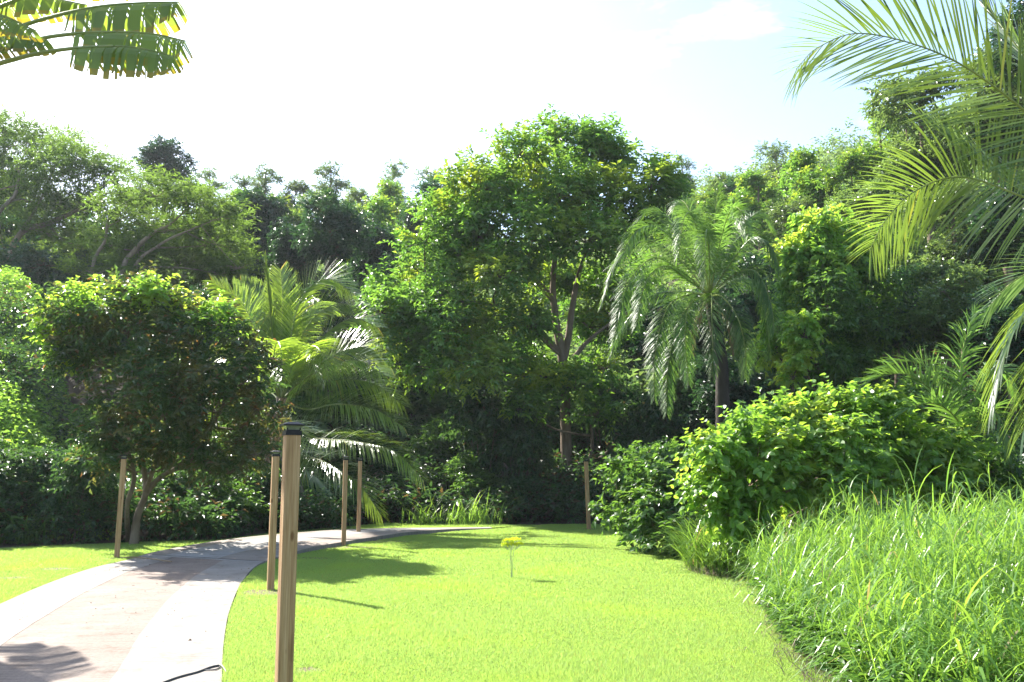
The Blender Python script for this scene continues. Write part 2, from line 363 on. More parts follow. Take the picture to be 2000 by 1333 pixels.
def lawn_sheet():
    b = Buf()
    for poly in (lawn_front, lawn_left):
        P = np.array(poly); P[:, 2] = 0.0; b.add(P, [list(range(len(P)))])
    o = b.build('lawn', M['turf']); tag(o, kind='structure')
    # triangulate the concave sheets properly
    import bmesh
    bm = bmesh.new(); bm.from_mesh(o.data); bmesh.ops.triangulate(bm, faces=bm.faces[:], ngon_method='EAR_CLIP'); bm.normal_update()
    for f in bm.faces:
        if f.normal.z < 0: f.normal_flip()
    bm.to_mesh(o.data); bm.free()
lawn_sheet()

def path_mesh():
    b = Buf(); HV = .012+.075*sstep(np.arange(len(PL))/len(PL), .45, .75)*(1-.85*sstep(np.arange(len(PL))/len(PL), .82, 1)); bands = [0, .235, .26, .70, 1.0]
    n = len(PL); split = 0
    # joint position: where the left edge passes the post
    gj = gr(300, 1088); split = int(np.argmin(np.linalg.norm(PL[:, :2]-gj[:2], axis=1)))
    def strip(f0, f1, i0, i1, z, mi):
        zz = np.stack([0*HV, 0*HV, HV+z], 1)
        wb = lambda f: (f if f in (0, 1) else f+0.0022*np.sin(np.arange(len(PL))*.7+f*40)+.0012*np.sin(np.arange(len(PL))*2.3+f*9))
        g = lambda f: PL if f == 0 else PR if f == 1 else PL*(1-np.reshape(wb(f), (-1, 1)))+PR*np.reshape(wb(f), (-1, 1))
        A = (g(f0)+zz)[i0:i1+1]; B = (g(f1)+zz)[i0:i1+1]; k = len(A)
        j = np.arange(k-1); b.add(np.r_[A, B], np.stack([j, j+k, j+k+1, j+1], 1), mi)
    s = split
    strip(0, .27, 0, s, 0, 0); strip(.27, .70, 0, s, -.003, 1); strip(.70, 1, 0, s, 0, 0)
    strip(0, .18, s+1, n-1, 0, 3); strip(.18, .62, s+1, n-1, 0, 2); strip(.62, 1, s+1, n-1, 0, 3)  # greyer and browner bands beyond the joint
    strip(0, 1, s, s+1, -.006, 2)
    for e in (PL, PR):
        A = e+np.stack([0*HV, 0*HV, HV], 1); B = e+[0, 0, -.12]; k = len(A); j = np.arange(k-1); b.add(np.r_[A, B], np.stack([j, j+1, j+k+1, j+k], 1), 0)
    A = np.array([PL[-1]+[0, 0, HV[-1]], PR[-1]+[0, 0, HV[-1]], PR[-1]-[0, 0, .1], PL[-1]-[0, 0, .1]]); b.add(A, [[0, 1, 2, 3]], 2)
    tag(b.build('path', [M['conc_edge'], M['conc_mid'], M['conc_grey'], M['conc_brown']]), kind='structure')
path_mesh()
PATH_POLY = np.r_[PL, PR[::-1]]

# bare patches of earth: (px, py, rx, ry)
BARE = [(522, 1158, .42, .30), (232, 1092, .40, .22), (675, 1070, .8, .30), (701, 1047, .35, .2), (1150, 1034, .3, .2), (600, 1310, .12, .10), (585, 1092, .8, .22), (110, 1112, .3, .2), (20, 1130, .35, .16), (745, 1058, .8, .16)]
BW = [(gr(px, py), rx, ry) for px, py, rx, ry in BARE]
def bare_patches():
    b = Buf()
    for c, rx, ry in BW:
        k = 26; a = np.arange(k)*2*math.pi/k; rr = 1 + .25*np.sin(a*3+rng.uniform(0, 6)) + .15*np.sin(a*7+rng.uniform(0, 6))
        v = np.stack([c[0]+rx*rr*np.cos(a), c[1]+ry*rr*np.sin(a), np.full(k, .004)], 1)
        b.add(v, [list(range(k))])
    tag(b.build('bare_soil', M['dirt']), kind='structure')
bare_patches()

def lawn_blades():
    N = 3400000
    u = rng.uniform(0, 1, N); p = .4; a0, a1 = 5.6**p, 26.0**p
    Y = (a0 + u*(a1-a0))**(1/p)
    X = rng.uniform(-.66, .66, N)*Y
    ok = (inside(lawn_front, X, Y) | inside(lawn_left, X, Y)) & ~inside(PATH_POLY, X+rng.normal(0, .03, N), Y+rng.normal(0, .03, N))
    # mown thickness varies; bare patches stay bare
    pn = .5+.5*np.sin(X*1.7+2*np.sin(Y*.9))*np.sin(Y*1.3+1.5*np.sin(X*.7))
    ok &= rng.uniform(0, 1, N) < .72+.28*pn
    for c, rx, ry in BW:
        d = ((X-c[0])/rx)**2 + ((Y-c[1])/ry)**2; ok &= rng.uniform(0, 1, N) > np.clip(1.15-d*1.1, 0, .8)
    X, Y = X[ok], Y[ok]; n = len(X)
    L = rng.uniform(.014, .033, n)*(1+.35*np.sin(X*2.1)*np.sin(Y*1.9)); W = .0036*np.maximum(1, Y/7.0)
    tall = rng.uniform(0, 1, n) < .02; L = np.where(tall, L*1.8, L)
    lean = rng.normal(0, .55, (n, 2)); ang = rng.uniform(0, math.pi, n)
    P = np.stack([X, Y, np.zeros(n)], 1); S = np.stack([np.cos(ang), np.sin(ang), np.zeros(n)], 1)*W[:, None]*.5
    T = P + np.stack([lean[:, 0]*L, lean[:, 1]*L, L], 1)
    b = Buf(); o = (np.arange(n)*3)[:, None]; b.add(np.stack([P-S, P+S, T], 1).reshape(-1, 3), o+[0, 1, 2])
    print('lawn blades', n)
    tag(b.build('lawn_grass', M['lawn']), 'short bright green mown grass of the lawn', 'grass', kind='stuff')
lawn_blades()

# ------------------------------------------------------------------ lamp posts
def make_post(H=1.8):
    r = thing('lamp_post', '', 'lamp post')
    s = .089; b = Buf(); box(b, (0, 0, (H-.06)/2-.1), (s, s, H-.06+.2), bev=.006); b.build('post_shaft', M['wood'], r)
    z = H-.06; c = Buf(); box(c, (0, 0, z+.0095), (s+.008, s+.008, .026), bev=.004)
    box(c, (0, 0, z+.0255), (s-.012, s-.012, .006))
    hd = c.build('lamp_head', M['black'], r)
    l = Buf(); box(l, (0, 0, z+.0405), (s-.016, s-.016, .026), taper=1.32); l.build('lens', M['lens'], hd)
    t = Buf(); box(t, (0, 0, z+.0575), (.128, .128, .009), bev=.004); box(t, (0, 0, z+.0695), (.118, .118, .015), taper=.4)
    for a in (0, 1, 2, 3):
        x, y = math.cos(a*math.pi/2+math.pi/4)*.054, math.sin(a*math.pi/2+math.pi/4)*.054
        box(t, (x, y, z+.041), (.008, .008, .026), rot=0)
    t.build('lamp_roof', M['black'], hd)
    return r
post0 = make_post()
g_post = 'wooden lamp posts along the path'
f_at = at(571, 832, 5.4)
posts = [((f_at[0], 5.4), 27, (0, 0), 'nearest and largest timber lamp post, standing in the lawn right of the path'),
         (gr(528, 1153), 22, (0, .004), 'timber lamp post at the near lawn edge just left of the largest post'),
         (gr(228, 1090), 20, (0, .012), 'timber lamp post alone on the left lawn beyond the path'),
         (gr(671, 1067), 15, (0, .0), 'timber lamp post in a bare soil patch where the path bends right'),
         (gr(700, 1046), 15, (0, 0), 'small far timber lamp post on the far side of the path under the palm fronds'),
         (gr(1150, 1034), 12, (0, -.03), 'farthest timber lamp post at the dark wood edge beneath the big tree')]
for i, (p, rz, lean, lab) in enumerate(posts):
    o = post0 if i == 0 else dup(post0, (0, 0, 0), 0, (1, 1, 1), lab)
    o['label'] = lab; o['group'] = g_post; o.location = (p[0], p[1], .05 if i == 0 else 0); o.rotation_euler = (lean[0], lean[1], math.radians(rz))

# ------------------------------------------------------------------ tree building
def fill_clumps(buf, C, R, size, ratio=.5, cov=1.0, K=8, spray=.5, droop=.25, subs=8, sub_r=(.38, .6), mi=0, flat=1.0, heart=False, up=.9, lower=-.45, fold=.25, twigs=None, curl=.15):
    """lumpy crown: every clump carries smaller tufts, every tuft is covered with leafy sprays"""
    for c, r in zip(C, R):
        r = np.asarray(r, float); ns = max(3, int(subs*rng.uniform(.8, 1.2)))
        d = rdir(ns*3); d = d[d[:, 2] > lower][:ns]
        sc = c + d*r*rng.uniform(.55, 1.0, (len(d), 1)); sr = r*rng.uniform(*sub_r, (len(d), 1))
        sc = np.r_[sc, [c]]; sr = np.r_[sr, [r*.55]]
        for s, q in zip(sc, sr):
            q = np.broadcast_to(q, (3,)); am = 4*math.pi*((q[0]*q[1]+q[0]*q[2]+q[1]*q[2])/3)
            n = int(cov*am/(size*size*ratio*K*.55)) + 2
            o = rdir(int(n*1.6)); o = o[(o[:, 2] > -.55) | (rng.uniform(0, 1, len(o)) < .35)][:n]; n = len(o)
            p = s + o*q*(rng.uniform(.25, 1.12, (n, 1))**.6)
            rad = nrm(p - c); a = nrm(o*.7 + rad*.5 + rdir(n)*.55 + UP*(.15-droop)*1.0)
            if twigs is not None: twigs.append((c, s))
            sl = spray*rng.uniform(.6, 1.25, (n, 1))
            sd = nrm(np.cross(a, UP + rdir(n)*.4))
            j = np.arange(K); t = (j+.5)/K
            PP = p[:, None] + a[:, None]*sl[:, None]*t[None, :, None] + UP*(-droop*.35)*(t**2)[None, :, None]*sl[:, None]
            sg = np.where(j % 2 == 0, 1.0, -1.0)[None, :, None]
            AA = a[:, None]*(.35+.5*t[None, :, None]) + sd[:, None]*sg*.85 - UP*droop + rng.normal(0, .28, (n, K, 3))
            NN = UP*up + o[:, None]*.5 + rng.normal(0, .35, (n, K, 3)); NN = np.broadcast_to(NN, (n, K, 3))
            LL = size*rng.uniform(.65, 1.2, (n, K)); 
            leaf_quads(buf, PP.reshape(-1, 3), AA.reshape(-1, 3), NN.reshape(-1, 3), LL.ravel(), (LL*ratio).ravel(), fold=fold, curl=curl, mi=mi, heart=heart)

def limbs(buf, stems, C, R, r_end=.02, thick=.05, twigs=(), mi=0, max_limb=None):
    """stems: list of (points, radii) ; a limb runs from the nearest lower point of a stem to each clump"""
    allp = []
    for pts, rad in stems:
        P = spline(pts, 22); RR = np.interp(np.linspace(0, 1, 22), np.linspace(0, 1, len(rad)), rad)
        tube(buf, P, RR, 9, mi, wob=.06); allp += [(p, r) for p, r in zip(P[6:], RR[6:])]
    AP = np.array([p for p, _ in allp]); AR = np.array([r for _, r in allp])
    for c, r in zip(C, R):
        d = AP - c; cost = np.linalg.norm(d, axis=1) + 1.2*np.maximum(0, AP[:, 2]-c[2]+.3*np.linalg.norm(d[:, :2], axis=1))
        i = int(np.argmin(cost)); s = AP[i]; ln = np.linalg.norm(c-s)
        mid = (s+c)/2 + np.array([0, 0, -.06*ln]) + rng.normal(0, .07*ln, 3)
        r0 = min(AR[i]*.75, thick*(.6+.12*ln)); tube(buf, spline([s, mid, c], 9), np.linspace(r0, r_end, 9), 6, mi)
    for c, s in twigs:
        if np.linalg.norm(s-c) < .05: continue
        m = (c+s)/2 + rng.normal(0, .06*np.linalg.norm(s-c), 3); tube(buf, spline([c, m, s], 5), np.linspace(r_end, r_end*.35, 5), 4, mi)

def tree(name, label, cat, base, stems, C, R, leaf, bark='bark', thick=.06, r_end=.02, group=None, crown='crown', **kw):
    base = np.asarray(base, float); root = thing(name, label, cat, base.tolist(), 0, group)
    C = np.asarray(C, float)-base; stems = [([np.asarray(p, float)-base for p in pts], rad) for pts, rad in stems]
    cb = Buf(); tw = []; fill_clumps(cb, C, R, twigs=tw, **kw)
    tb = Buf(); limbs(tb, stems, C, R, r_end, thick, tw)
    tb.build('trunk', M[bark], root, smooth=True); cb.build(crown, M[leaf], root)
    return root

def pix_clumps(lst, Y, dz=1.0, spread=1.0, squash=.85):
    C = []; R = []
    for e in lst:
        px, py, r = e[:3]; dy = e[3] if len(e) > 3 else rng.uniform(-1.2, 1.2)*spread
        y = Y+dy; C.append(at(px, py, y)); q = r*m_per_px(y); R.append((q, q*dz, q*squash))
    return C, R

# --- the big tree in the middle
YB = 30.0
big = [(1172, 275, 38, 0), (1085, 300, 62), (1150, 310, 62), (1015, 305, 48), (1215, 320, 50), (940, 372, 62), (1010, 375, 80), (1265, 365, 58), (1090, 385, 90, -1), (1180, 400, 85, -1), (1300, 395, 34), (875, 425, 60),
       (955, 445, 80, -1), (1250, 430, 62), (830, 475, 50), (900, 500, 68, -.5), (1290, 440, 38), (1040, 470, 80, -2), (1150, 480, 80, -2), (820, 530, 34), (880, 570, 62), (985, 545, 72, -2),
       (755, 560, 34, 0), (745, 612, 45), (815, 610, 66, -1), (900, 645, 78, -1.5), (800, 670, 66, -1), (985, 640, 66, -1), (850, 720, 72, -1.5), (940, 720, 78, -2), (1020, 700, 55, 1), (1210, 560, 60, 1.5), (1190, 640, 50, 2), (1060, 545, 60, 2.5), (1130, 560, 50, 3), (1060, 735, 40, -1.6), (1125, 755, 42, -1.6), (1180, 720, 38, -1.2), (1020, 800, 40, -1.6), (1165, 810, 32, -1.2), (1035, 640, 36, -1.4), (1150, 640, 34, 1.5)]
C, R = pix_clumps(big, YB, 1.15, 1.4)
bb = gr(1108, 1008); bb[1] = YB; bb[2] = float(hill(bb[0], YB))
stems = [([bb, at(1106, 900, YB), at(1104, 790, YB), at(1098, 700, YB), at(1086, 630, YB), at(1080, 560, YB), at(1088, 480, YB), at(1120, 400, YB), at(1150, 330, YB)], [.25, .19, .17, .16, .13, .10, .085, .06, .03]),
         ([at(1098, 715, YB), at(1110, 660, YB), at(1118, 600, YB), at(1130, 540, YB+.3), at(1160, 450, YB+.5), at(1210, 380, YB)], [.14, .12, .10, .08, .06, .03]),
         ([at(1083, 590, YB), at(1020, 520, YB-.4), at(950, 470, YB-.5), at(870, 440, YB)], [.10, .08, .05, .03]),
         ([at(1095, 690, YB), at(1010, 610, YB-.6), at(900, 590, YB-1), at(780, 600, YB)], [.10, .07, .05, .03]),
         ([at(1120, 700, YB+.4), at(1150, 665, YB+.5), at(1195, 630, YB+1), at(1250, 600, YB+1)], [.09, .06, .05, .03]),
         ([at(1108, 935, YB), at(1140, 905, YB-.3), at(1175, 895, YB-.3), at(1200, 865, YB-.2), at(1235, 800, YB)], [.12, .09, .08, .06, .03]),
         ([at(1152, 902, YB-.3), at(1157, 860, YB-.3), at(1150, 800, YB)], [.07, .06, .03])]
tree('broadleaf_tree', 'largest broadleaf tree at centre, tall spreading crown with sunlit yellow green tips and forked trunk', 'tree', bb, stems, C, R, 'big', 'bark', size=.22, ratio=.46, cov=.72, K=8, spray=.45, droop=.2, subs=14, sub_r=(.26, .46), thick=.07)

# --- the bushy reddish tree on the left of the path
YL = 18.6
ly = [(125, 610, 40), (185, 590, 46), (270, 590, 50), (340, 615, 46), (165, 640, 55), (250, 650, 70, -.6), (345, 660, 62, -.6), (410, 635, 46), (465, 680, 42), (495, 720, 36), (130, 690, 42), (205, 715, 62), (300, 735, 75, -.9), (400, 725, 72, -.6), (475, 760, 46),
      (500, 800, 34), (225, 790, 62), (320, 810, 75, -1), (415, 805, 72, -.6), (480, 840, 48), (265, 850, 52), (355, 870, 55), (440, 880, 48), (200, 850, 36), (240, 890, 36), (300, 880, 44), (340, 905, 34), (410, 910, 40), (470, 890, 40), (510, 860, 36), (380, 880, 40, -.8), (215, 860, 40, -.6), (190, 900, 34, -.4), (500, 890, 34), (450, 925, 32)]
C, R = pix_clumps(ly, YL, 1.2, .9)
lb = gr(262, 1063)
stems = [([lb, at(268, 1010, lb[1]), at(285, 960, lb[1]), at(279, 900, lb[1]), at(280, 820, YL), at(270, 720, YL), at(250, 640, YL)], [.10, .075, .065, .05, .045, .035, .02]),
         ([at(285, 965, lb[1]), at(310, 935, lb[1]), at(350, 910, YL), at(400, 860, YL), at(440, 780, YL), at(470, 720, YL)], [.065, .05, .045, .04, .03, .02]),
         ([at(284, 962, lb[1]), at(305, 900, YL), at(330, 820, YL), at(350, 720, YL)], [.05, .045, .04, .02]),
         ([gr(240, 1060)+[0, .3, 0], at(248, 990, YL), at(262, 930, YL), at(240, 860, YL), at(190, 770, YL), at(160, 680, YL)], [.06, .05, .045, .04, .03, .02])]
tree('fruit_tree', 'bushy low tree with bronze tinted leaves and several slim stems left of the path', 'tree', lb, stems, C, R, 'lychee', 'bark', size=.155, ratio=.45, cov=.44, K=8, spray=.36, droop=.25, subs=12, sub_r=(.26, .46), thick=.04, r_end=.012)

cb_ = Buf(); Cc, Rc = pix_clumps([(165, 590, 30), (205, 578, 30), (270, 580, 34), (300, 590, 30), (345, 605, 30), (118, 632, 30), (100, 665, 26), (395, 628, 28), (120, 700, 24), (435, 650, 24), (95, 608, 26), (150, 572, 24), (305, 566, 24), (425, 605, 24), (85, 640, 22)], YL, 1.0, .7)
fill_clumps(cb_, np.array(Cc)-lb, Rc, size=.12, ratio=.75, cov=.55, K=6, spray=.3, droop=.3, subs=9, sub_r=(.26, .46), heart=True)
lt = [o_ for o_ in COL.objects if o_.name.startswith('fruit_tree')][0]; cb_.build('creeper', M['vine'], lt)
# --- two feathery spreading trees, far left
def feather(label, Y, lst, stems_px, base_px):
    C, R = pix_clumps(lst, Y, 1.3, 2.5, .42)
    b = at(*base_px, Y); b[2] = float(hill(b[0], Y))
    st = []
    for pts, rad in stems_px:
        st.append(([b if p is None else at(p[0], p[1], Y-1.8) for p in pts], [q*.7 for q in rad]))
    return tree('feathery_tree', label, 'tree', b, st, C, R, 'feather', 'bark_pale', size=.26, ratio=.30, cov=.32, K=14, spray=.75, droop=.12, subs=12, thick=.07, fold=.1, lower=-.2, up=1.6)
feather('far left feathery spreading tree, highest crown on the left with pale crooked limbs', 50,
        [(20, 262, 62), (85, 280, 62), (-50, 250, 60), (150, 312, 60), (40, 320, 70), (120, 355, 75), (205, 345, 58), (-30, 340, 70), (60, 395, 70), (170, 410, 70), (-40, 430, 70), (90, 455, 60), (255, 372, 50), (20, 500, 55), (150, 480, 60), (-120, 330, 80), (-130, 420, 80)],
        [([None, at and (30, 470), (100, 435), (160, 405), (190, 370), (230, 350)], [.30, .24, .19, .14, .09, .04]), ([None, (-10, 440), (30, 380), (40, 320), (60, 280)], [.25, .18, .13, .09, .04]), ([(30, 470), (75, 400), (100, 340), (120, 310)], [.15, .10, .07, .03])], (-10, 540))
feather('feathery spreading tree with slanting bare limbs above the bronze tinted bush', 43,
        [(300, 385, 58), (365, 400, 58), (245, 425, 62), (420, 430, 55), (330, 450, 72), (400, 480, 66), (450, 485, 42), (270, 490, 62), (350, 520, 66), (430, 535, 50), (215, 480, 48), (190, 535, 55), (270, 545, 60), (340, 570, 50), (465, 525, 36)],
        [([None, (235, 545), (262, 490), (300, 455), (330, 440), (370, 405)], [.22, .17, .15, .12, .08, .04]), ([None, (255, 540), (310, 480), (370, 450), (420, 430)], [.17, .12, .09, .06, .03]), ([None, (180, 540), (205, 470), (215, 420), (260, 385)], [.16, .12, .10, .07, .03])], (215, 640))

# ------------------------------------------------------------------ forest trees: one of each kind, then copies
def proto(kind):
    b = np.zeros(3); C = []; R = []
    if kind == 'round':            # dense rounded crown, 8 m wide, 10 m tall
        for i in range(20):
            d = rdir(1)[0]; d[2] = d[2]*.75+.22; C.append(np.array([0, 0, 5.4]) + d*[2.6, 2.6, 3.6]); q = rng.uniform(1.0, 1.5); R.append((q, q, q*.85))
        st = [([(0, 0, -5), (0, 0, 0), (.1, 0, 3), (0, .1, 6), (0, 0, 8)], [.32, .28, .22, .14, .05])]
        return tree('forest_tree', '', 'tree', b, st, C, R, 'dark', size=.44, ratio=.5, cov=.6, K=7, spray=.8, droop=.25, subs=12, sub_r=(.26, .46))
    if kind == 'column':           # dark, hung with creepers, 5 m wide, 11 m tall
        for i in range(18):
            z = rng.uniform(2.5, 9.8); w = 1.9*math.sin(math.pi*min(1, (11-z)/9.0)*.9+.15); a = rng.uniform(0, 6.28); C.append(np.array([w*math.cos(a)*.75, w*math.sin(a)*.75, z])); q = rng.uniform(.8, 1.25); R.append((q, q, q*1.1))
        st = [([(0, 0, -5), (0, 0, 0), (.1, 0, 4), (0, .1, 8), (0, 0, 10)], [.28, .25, .2, .12, .04])]
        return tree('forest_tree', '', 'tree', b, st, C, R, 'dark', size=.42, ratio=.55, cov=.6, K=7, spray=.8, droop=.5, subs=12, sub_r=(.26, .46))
    if kind == 'airy':             # open tufts on bare limbs, 6 m wide, 11 m tall
        for i in range(17):
            z = rng.uniform(3.0, 9.9); w = 2.3*math.sqrt(max(.08, 1-((z-6.3)/4.0)**2))*rng.uniform(.25, 1.05); a = i*2.4+rng.uniform(-.5, .5); C.append(np.array([w*math.cos(a), w*math.sin(a), z])); q = rng.uniform(.6, 1.3)*(1.15-.045*z); R.append((q, q, q*.8))
        st = [([(0, 0, -5), (0, 0, 0), (.2, 0, 4), (0, .2, 7), (.1, 0, 10)], [.22, .2, .16, .11, .03])]
        return tree('forest_tree', '', 'tree', b, st, C, R, 'sky', size=.36, ratio=.42, cov=.42, K=8, spray=.8, droop=.15, subs=9, sub_r=(.28, .5), thick=.06)
    if kind == 'pale':             # small grey green leaves, loose crown 8 m wide, 10 m tall
        for i in range(20):
            d = rdir(1)[0]; d[2] = d[2]*.8; C.append(np.array([0, 0, 5.4]) + d*[2.9, 2.9, 4.4]*rng.uniform(.5, 1)); q = rng.uniform(.8, 1.3); R.append((q, q, q*.9))
        st = [([(0, 0, -5), (0, 0, 0), (.2, 0, 3), (0, .2, 6), (.1, 0, 8.6)], [.28, .24, .18, .11, .03]), ([(.15, 0, 2.6), (1, .3, 4.5), (1.6, .3, 7)], [.14, .1, .03])]
        return tree('forest_tree', '', 'tree', b, st, C, R, 'pale', 'bark', size=.32, ratio=.45, cov=.5, K=8, spray=.7, droop=.2, subs=12, sub_r=(.26, .46))
    if kind == 'bright':           # sunlit yellow green broadleaf, lumpy, 8 m wide, 10 m tall
        for i in range(18):
            d = rdir(1)[0]; d[2] = d[2]*.9; C.append(np.array([0, 0, 5.4]) + d*[2.8, 2.8, 4.1]*rng.uniform(.55, 1)); q = rng.uniform(.9, 1.35); R.append((q, q, q*.85))
        st = [([(0, 0, -5), (0, 0, 0), (.1, 0, 3), (0, .1, 6), (0, 0, 8)], [.3, .26, .2, .12, .04])]
        return tree('forest_tree', '', 'tree', b, st, C, R, 'big', size=.40, ratio=.5, cov=.55, K=7, spray=.7, droop=.2, subs=13, sub_r=(.26, .46))
    if kind == 'thicket':          # shaded shrub, open and twiggy below, 3 m wide, 3 m tall
        for i in range(15):
            a = i*2.4; w = rng.uniform(.2, 1.05); C.append(np.array([w*math.cos(a), w*math.sin(a), rng.uniform(1.15, 2.6-.5*w)])); q = rng.uniform(.38, .62); R.append((q, q, q*.8))
        st = [([(.25*math.cos(a), .25*math.sin(a), -.6), (.35*math.cos(a), .35*math.sin(a), .5), (.7*math.cos(a+.3), .7*math.sin(a+.3), 1.7)], [.035, .028, .01]) for a in (0, .9, 1.9, 2.8, 3.7, 4.6, 5.5)]
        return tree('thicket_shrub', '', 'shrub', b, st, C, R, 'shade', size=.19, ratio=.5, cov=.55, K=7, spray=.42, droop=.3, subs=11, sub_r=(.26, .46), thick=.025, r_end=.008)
    if kind == 'shrub':            # glossy thicket shrub, 3 m wide, 3 m tall
        for i in range(14):
            a = i*2.4; w = rng.uniform(.2, 1.0); C.append(np.array([w*math.cos(a), w*math.sin(a), rng.uniform(.5, 2.5-.5*w)])); q = rng.uniform(.45, .7); R.append((q, q, q*.85))
        st = [([(0, 0, -1), (0, 0, 0), (.05, 0, .8), (0, .05, 1.6)], [.05, .05, .04, .015]), ([(.1, 0, -.5), (.2, .1, .4), (.5, .3, 1.4)], [.03, .03, .01]), ([(-.1, 0, -.5), (-.2, .1, .4), (-.5, -.3, 1.4)], [.03, .03, .01])]
        return tree('forest_shrub', '', 'shrub', b, st, C, R, 'hedge', size=.22, ratio=.5, cov=.6, K=7, spray=.42, droop=.3, subs=11, sub_r=(.26, .46), thick=.025, r_end=.008)
DIM = {'round': (8.2, 10.3), 'column': (5.2, 11.0), 'airy': (6.0, 11.0), 'pale': (8.0, 10.3), 'bright': (8.0, 10.3), 'shrub': (3.0, 3.0), 'thicket': (3.0, 3.0)}
PROTO = {}; USED = {}
def put(kind, px, top, wpx, Y, label, rot=None, tall=1.0, leafmat=None):
    if kind not in PROTO: PROTO[kind] = proto(kind); USED[kind] = 0
    w, h = DIM[kind]; s = wpx*m_per_px(Y)/w; P = at(px, top, Y); zg = float(hill(P[0], Y))
    sz = s*tall
    base = P[2]-h*sz
    if kind in ('shrub', 'thicket'): base = zg-.05; sz = max(.3, (P[2]-zg))/h
    rot = rng.uniform(0, 6.28) if rot is None else rot
    grp = 'shrubs at the wood edge' if kind in ('shrub', 'thicket') else 'trees of the wooded hillside'
    loc = (float(P[0]), float(Y), float(base))
    if USED[kind] == 0:
        o = PROTO[kind]; o.location = loc; o.rotation_euler = (0, 0, rot); o.scale = (s, s, sz); o['label'] = label; o['group'] = grp
    else: o = dup(PROTO[kind], loc, rot, (s, s, sz), label, grp)
    USED[kind] += 1
    return o

